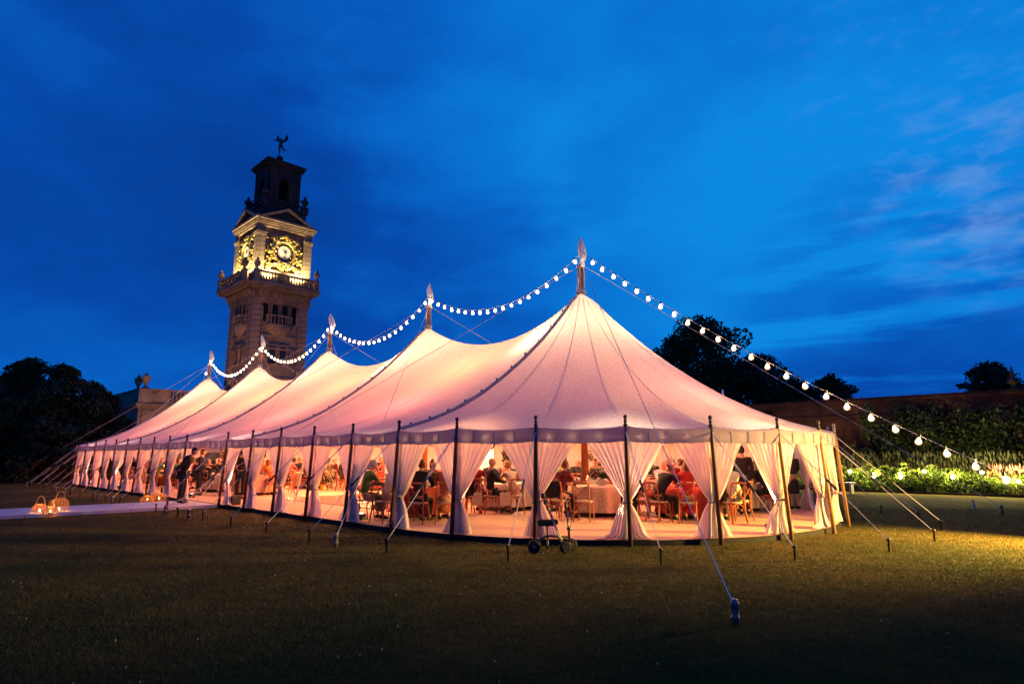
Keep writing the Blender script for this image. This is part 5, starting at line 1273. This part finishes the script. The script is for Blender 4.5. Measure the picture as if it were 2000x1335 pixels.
# service box at the right corner of the entrance
bx = empty('speaker_box', T(9.0, 6.15, FL), AX, 'small black box on the floor edge beside the right entrance drape', 'box'); MB().box((0, 0, .14), (.30, .26, .28)).build('box_body', M['black'], bx); MB().lathe([(.09, 0), (.05, .01)], (0, 0, 0), 14).xf(Matrix.Translation((0, .135, .14)) @ Matrix.Rotation(R_(-90), 4, 'X')).build('grille', M['rubber'], bx)
bg_ = empty('striped_bag', (8.55, 18.45, FL), .3, 'small striped bag standing beside the woman in the short dress', 'bag'); MB().box((0, 0, .16), (.26, .12, .32)).build('bag_body', M['white'], bg_)
for s in (-1, 0, 1): MB().box((s*.08, -.063, .16), (.03, .006, .31)).build('stripe', CM['wine'], bg_)

# ------------------------------------------------------------------ knee scooter with a pair of crutches leaning on it
ks = empty('knee_scooter', (.66, 11.02, 0), R_(4), 'black knee scooter with padded seat and four small wheels on the lawn', 'scooter')
def wheel(x, y, r=.10, w=.045, yaw=0):
    t = MB().lathe([(r*.72, -w/2), (r*.95, -w/2), (r, -w*.3), (r, w*.3), (r*.95, w/2), (r*.72, w/2)], (0, 0, 0), 24)
    Mx = Matrix.Translation((x, y, r)) @ Matrix.Rotation(yaw, 4, 'Z') @ Matrix.Rotation(R_(90), 4, 'X'); t.xf(Mx); o = t.build('wheel', M['rubber'], ks, True)
    h = MB(); h.lathe([(.025, -w*.6), (.028, w*.6)], (0, 0, 0), 10)
    for a in range(6):
        q = a*PI/3; h.box((.045*math.cos(q), .045*math.sin(q), 0), (.065, .014, w*.9), q)
    h.tube([(r*.74*math.cos(a), r*.74*math.sin(a), 0) for a in np.linspace(0, 2*PI, 25)[:-1]], .008, 5, closed=True)
    h.xf(Mx); h.build('hub', M['steel'], o)
wheel(-.30, -.12, .105); wheel(-.26, .16, .105); wheel(.22, -.17, .10, yaw=.2); wheel(.38, .15, .10, yaw=.25)
m = MB(); m.tube([(-.29, .02, .11), (-.22, .02, .16), (-.14, .02, .235), (-.02, .02, .265), (.30, .02, .245)], .018, 8); m.tube([(-.30, -.11, .105), (-.26, .15, .105)], .012, 6); m.tube([(.22, -.16, .10), (.32, .0, .14), (.38, .15, .10)], .014, 6); m.build('frame', M['black'], ks, True)
m = MB(); m.tube([(-.055, .02, .18), (-.055, .02, .45)], .015, 8); m.tube([(-.055, .02, .05), (-.055, .02, .2)], .020, 8); m.build('seat_post', M['steel'], ks, True)
m = MB(); m.box((-.06, .02, .495), (.36, .17, .075), 0, .94); m.box((-.06, .02, .445), (.30, .13, .03)); m.build('knee_pad', M['rubber'], ks)
m = MB(); m.tube([(.32, .02, .12), (.31, .02, .40), (.285, .02, .66)], [.020, .018, .016], 8); m.tube([(.286, .02, .64), (.272, .02, .86)], .013, 8); m.box((.315, .02, .38), (.07, .05, .05)); m.build('steering_column', M['steel'], ks, True)
m = MB(); m.tube([(.27, -.23, .885), (.272, -.1, .86), (.272, .12, .86), (.27, .27, .885)], .012, 8); m.tube([(.27, -.24, .888), (.271, -.13, .872)], .020, 8); m.tube([(.27, .28, .888), (.271, .17, .872)], .020, 8); m.build('handlebar', M['black'], ks, True)
m = MB(); m.tube([(.30, -.02, .82), (.36, -.05, .7), (.35, -.03, .5), (.325, 0, .36)], .005, 5); m.build('brake_cable', M['rubber'], ks)
for (n_, dx, dz) in ((0, 0, 0), (1, .035, .0)):
    cr = empty('forearm_crutch', (.66, 11.02, 0), R_(4), ['metal forearm crutch leaning on the scooter, its cuff highest', 'second metal crutch leaning beside the first, slightly behind'][n_], 'crutch', 'crutches leaning on the scooter')
    a = V3(.20+dx, -.215+dx, .02); b = V3(-.13+dx*1.6, -.06+dx*3, .94-dz-dx*3); d_ = b-a
    m = MB(); m.tube([a, a+d_*.80], [.012, .012], 8); m.tube([a+d_*.76, b], .010, 8); m.build('shaft', M['steel'], cr, True)
    m = MB(); m.tube([a-d_*.004, a+d_*.04], [.02, .014], 8); m.build('rubber_tip', M['rubber'], cr, True)
    g_ = a+d_*.78; m = MB(); m.tube([g_, g_+V3(-.02, -.11, .015)], .017, 8); m.build('hand_grip', M['black'], cr, True)
    m = MB(); m.grid([[b+V3(.045*math.cos(w)+.0, .045*math.sin(w), z) for w in np.linspace(.4, 5.2, 11)] for z in (-.05, -.01, .03)]); o_ = m.build('arm_cuff', M['bluesleeve'] if 0 else M['black'], cr, True); so_ = o_.modifiers.new('t', 'SOLIDIFY'); so_.thickness = .008

# ------------------------------------------------------------------ wicker lanterns along the walkway
def lantern(p, r, h, label, handle=.8, tilt=0):
    t = empty('wicker_lantern', p, tilt, label, 'lantern', 'wicker lanterns beside the walkway'); pr = [(r*.86, 0), (r*.98, h*.2), (r, h*.5), (r*.93, h*.75), (r*.62, h*.93), (r*.36, h)]
    m = MB()
    for z in np.linspace(0, 1, 9):
        rr = np.interp(z*h, [a[1] for a in pr], [a[0] for a in pr]); m.tube([(rr*math.cos(a), rr*math.sin(a), z*h+.008) for a in np.linspace(0, 2*PI, 23)[:-1]], .006, 5, closed=True)
    for a in np.linspace(0, 2*PI, 15)[:-1]: m.tube([(q[0]*math.cos(a), q[0]*math.sin(a), q[1]+.008) for q in pr], .005, 4)
    m.lathe([(r*.84, .0), (r*.84, .012)], (0, 0, 0), 20); m.build('basket', M['wicker'], t)
    m = MB(); hh = r*handle; m.tube([(-r*.55*math.cos(a), 0, h*.9+hh*1.5*math.sin(a)) for a in np.linspace(0, PI, 13)], .010, 6); m.build('handle', M['wicker'], t, True)
    m = MB().lathe([(.04, .012), (.04, .12)], (0, 0, 0), 12); c = m.build('candle', M['wax'], t); MB().lathe([(.004, .12), (.016, .14), (.012, .165), (.002, .19)], (0, 0, 0), 8).build('flame', M['flame'], c)
    MB().ball((0, 0, .15), .02, 8, 5)
    lamp('POINT', Vector(p)+V3(0, 0, .26), 7, (1, .42, .12), size=.03)
lantern(G(76, 1007), .19, .30, 'left lantern of the three in the grass, its handle tipped back', .9, .5)
lantern(G(97, 1009), .17, .24, 'lowest lantern, in front of the group of three', .9, 1.2)
lantern(G(114, 1004), .22, .44, 'tallest lantern of the group of three, handle upright', .7, .1)
lantern(G(287, 983), .22, .26, 'left lantern of the pair at the entrance', .8, .3)
lantern(G(310, 981), .24, .32, 'right lantern of the pair at the entrance', .8, .9)
# pale leaning marker in the lawn on the right, dark wooden peg by the walkway
g = G(1905, 994); mk = empty('lawn_marker', g, 0, 'small pale pointed marker leaning in the lawn on the right', 'marker'); m = MB(); m.box((0, 0, .14), (.09, .03, .30), 0, .45); o_ = m.build('marker_board', M['finial2'], mk); o_.rotation_euler = (0, R_(-12), 0)
g = G(325, 1003); mk = empty('wooden_peg', g, 0, 'tall dark wooden peg in the grass beside the walkway', 'peg'); MB().lathe([(.022, -.05), (.03, .38), (.024, .40)], (0, 0, 0), 8).build('peg_shaft', M['pole'], mk, True)
g = G(1655, 925); bn = empty('garden_bench', T(-1.6, -15.5, 0), AX, 'pale low bench behind the right end of the tent', 'bench')
MB().box((0, 0, .45), (1.7, .4, .05)).build('seat', M['finial2'], bn)
for s in (-.7, .7): MB().box((s, 0, .21), (.08, .36, .42)).build('leg', M['finial2'], bn)
print('objects', len(bpy.data.objects), 'polys', sum(len(o.data.polygons) for o in bpy.data.objects if o.type == 'MESH'))
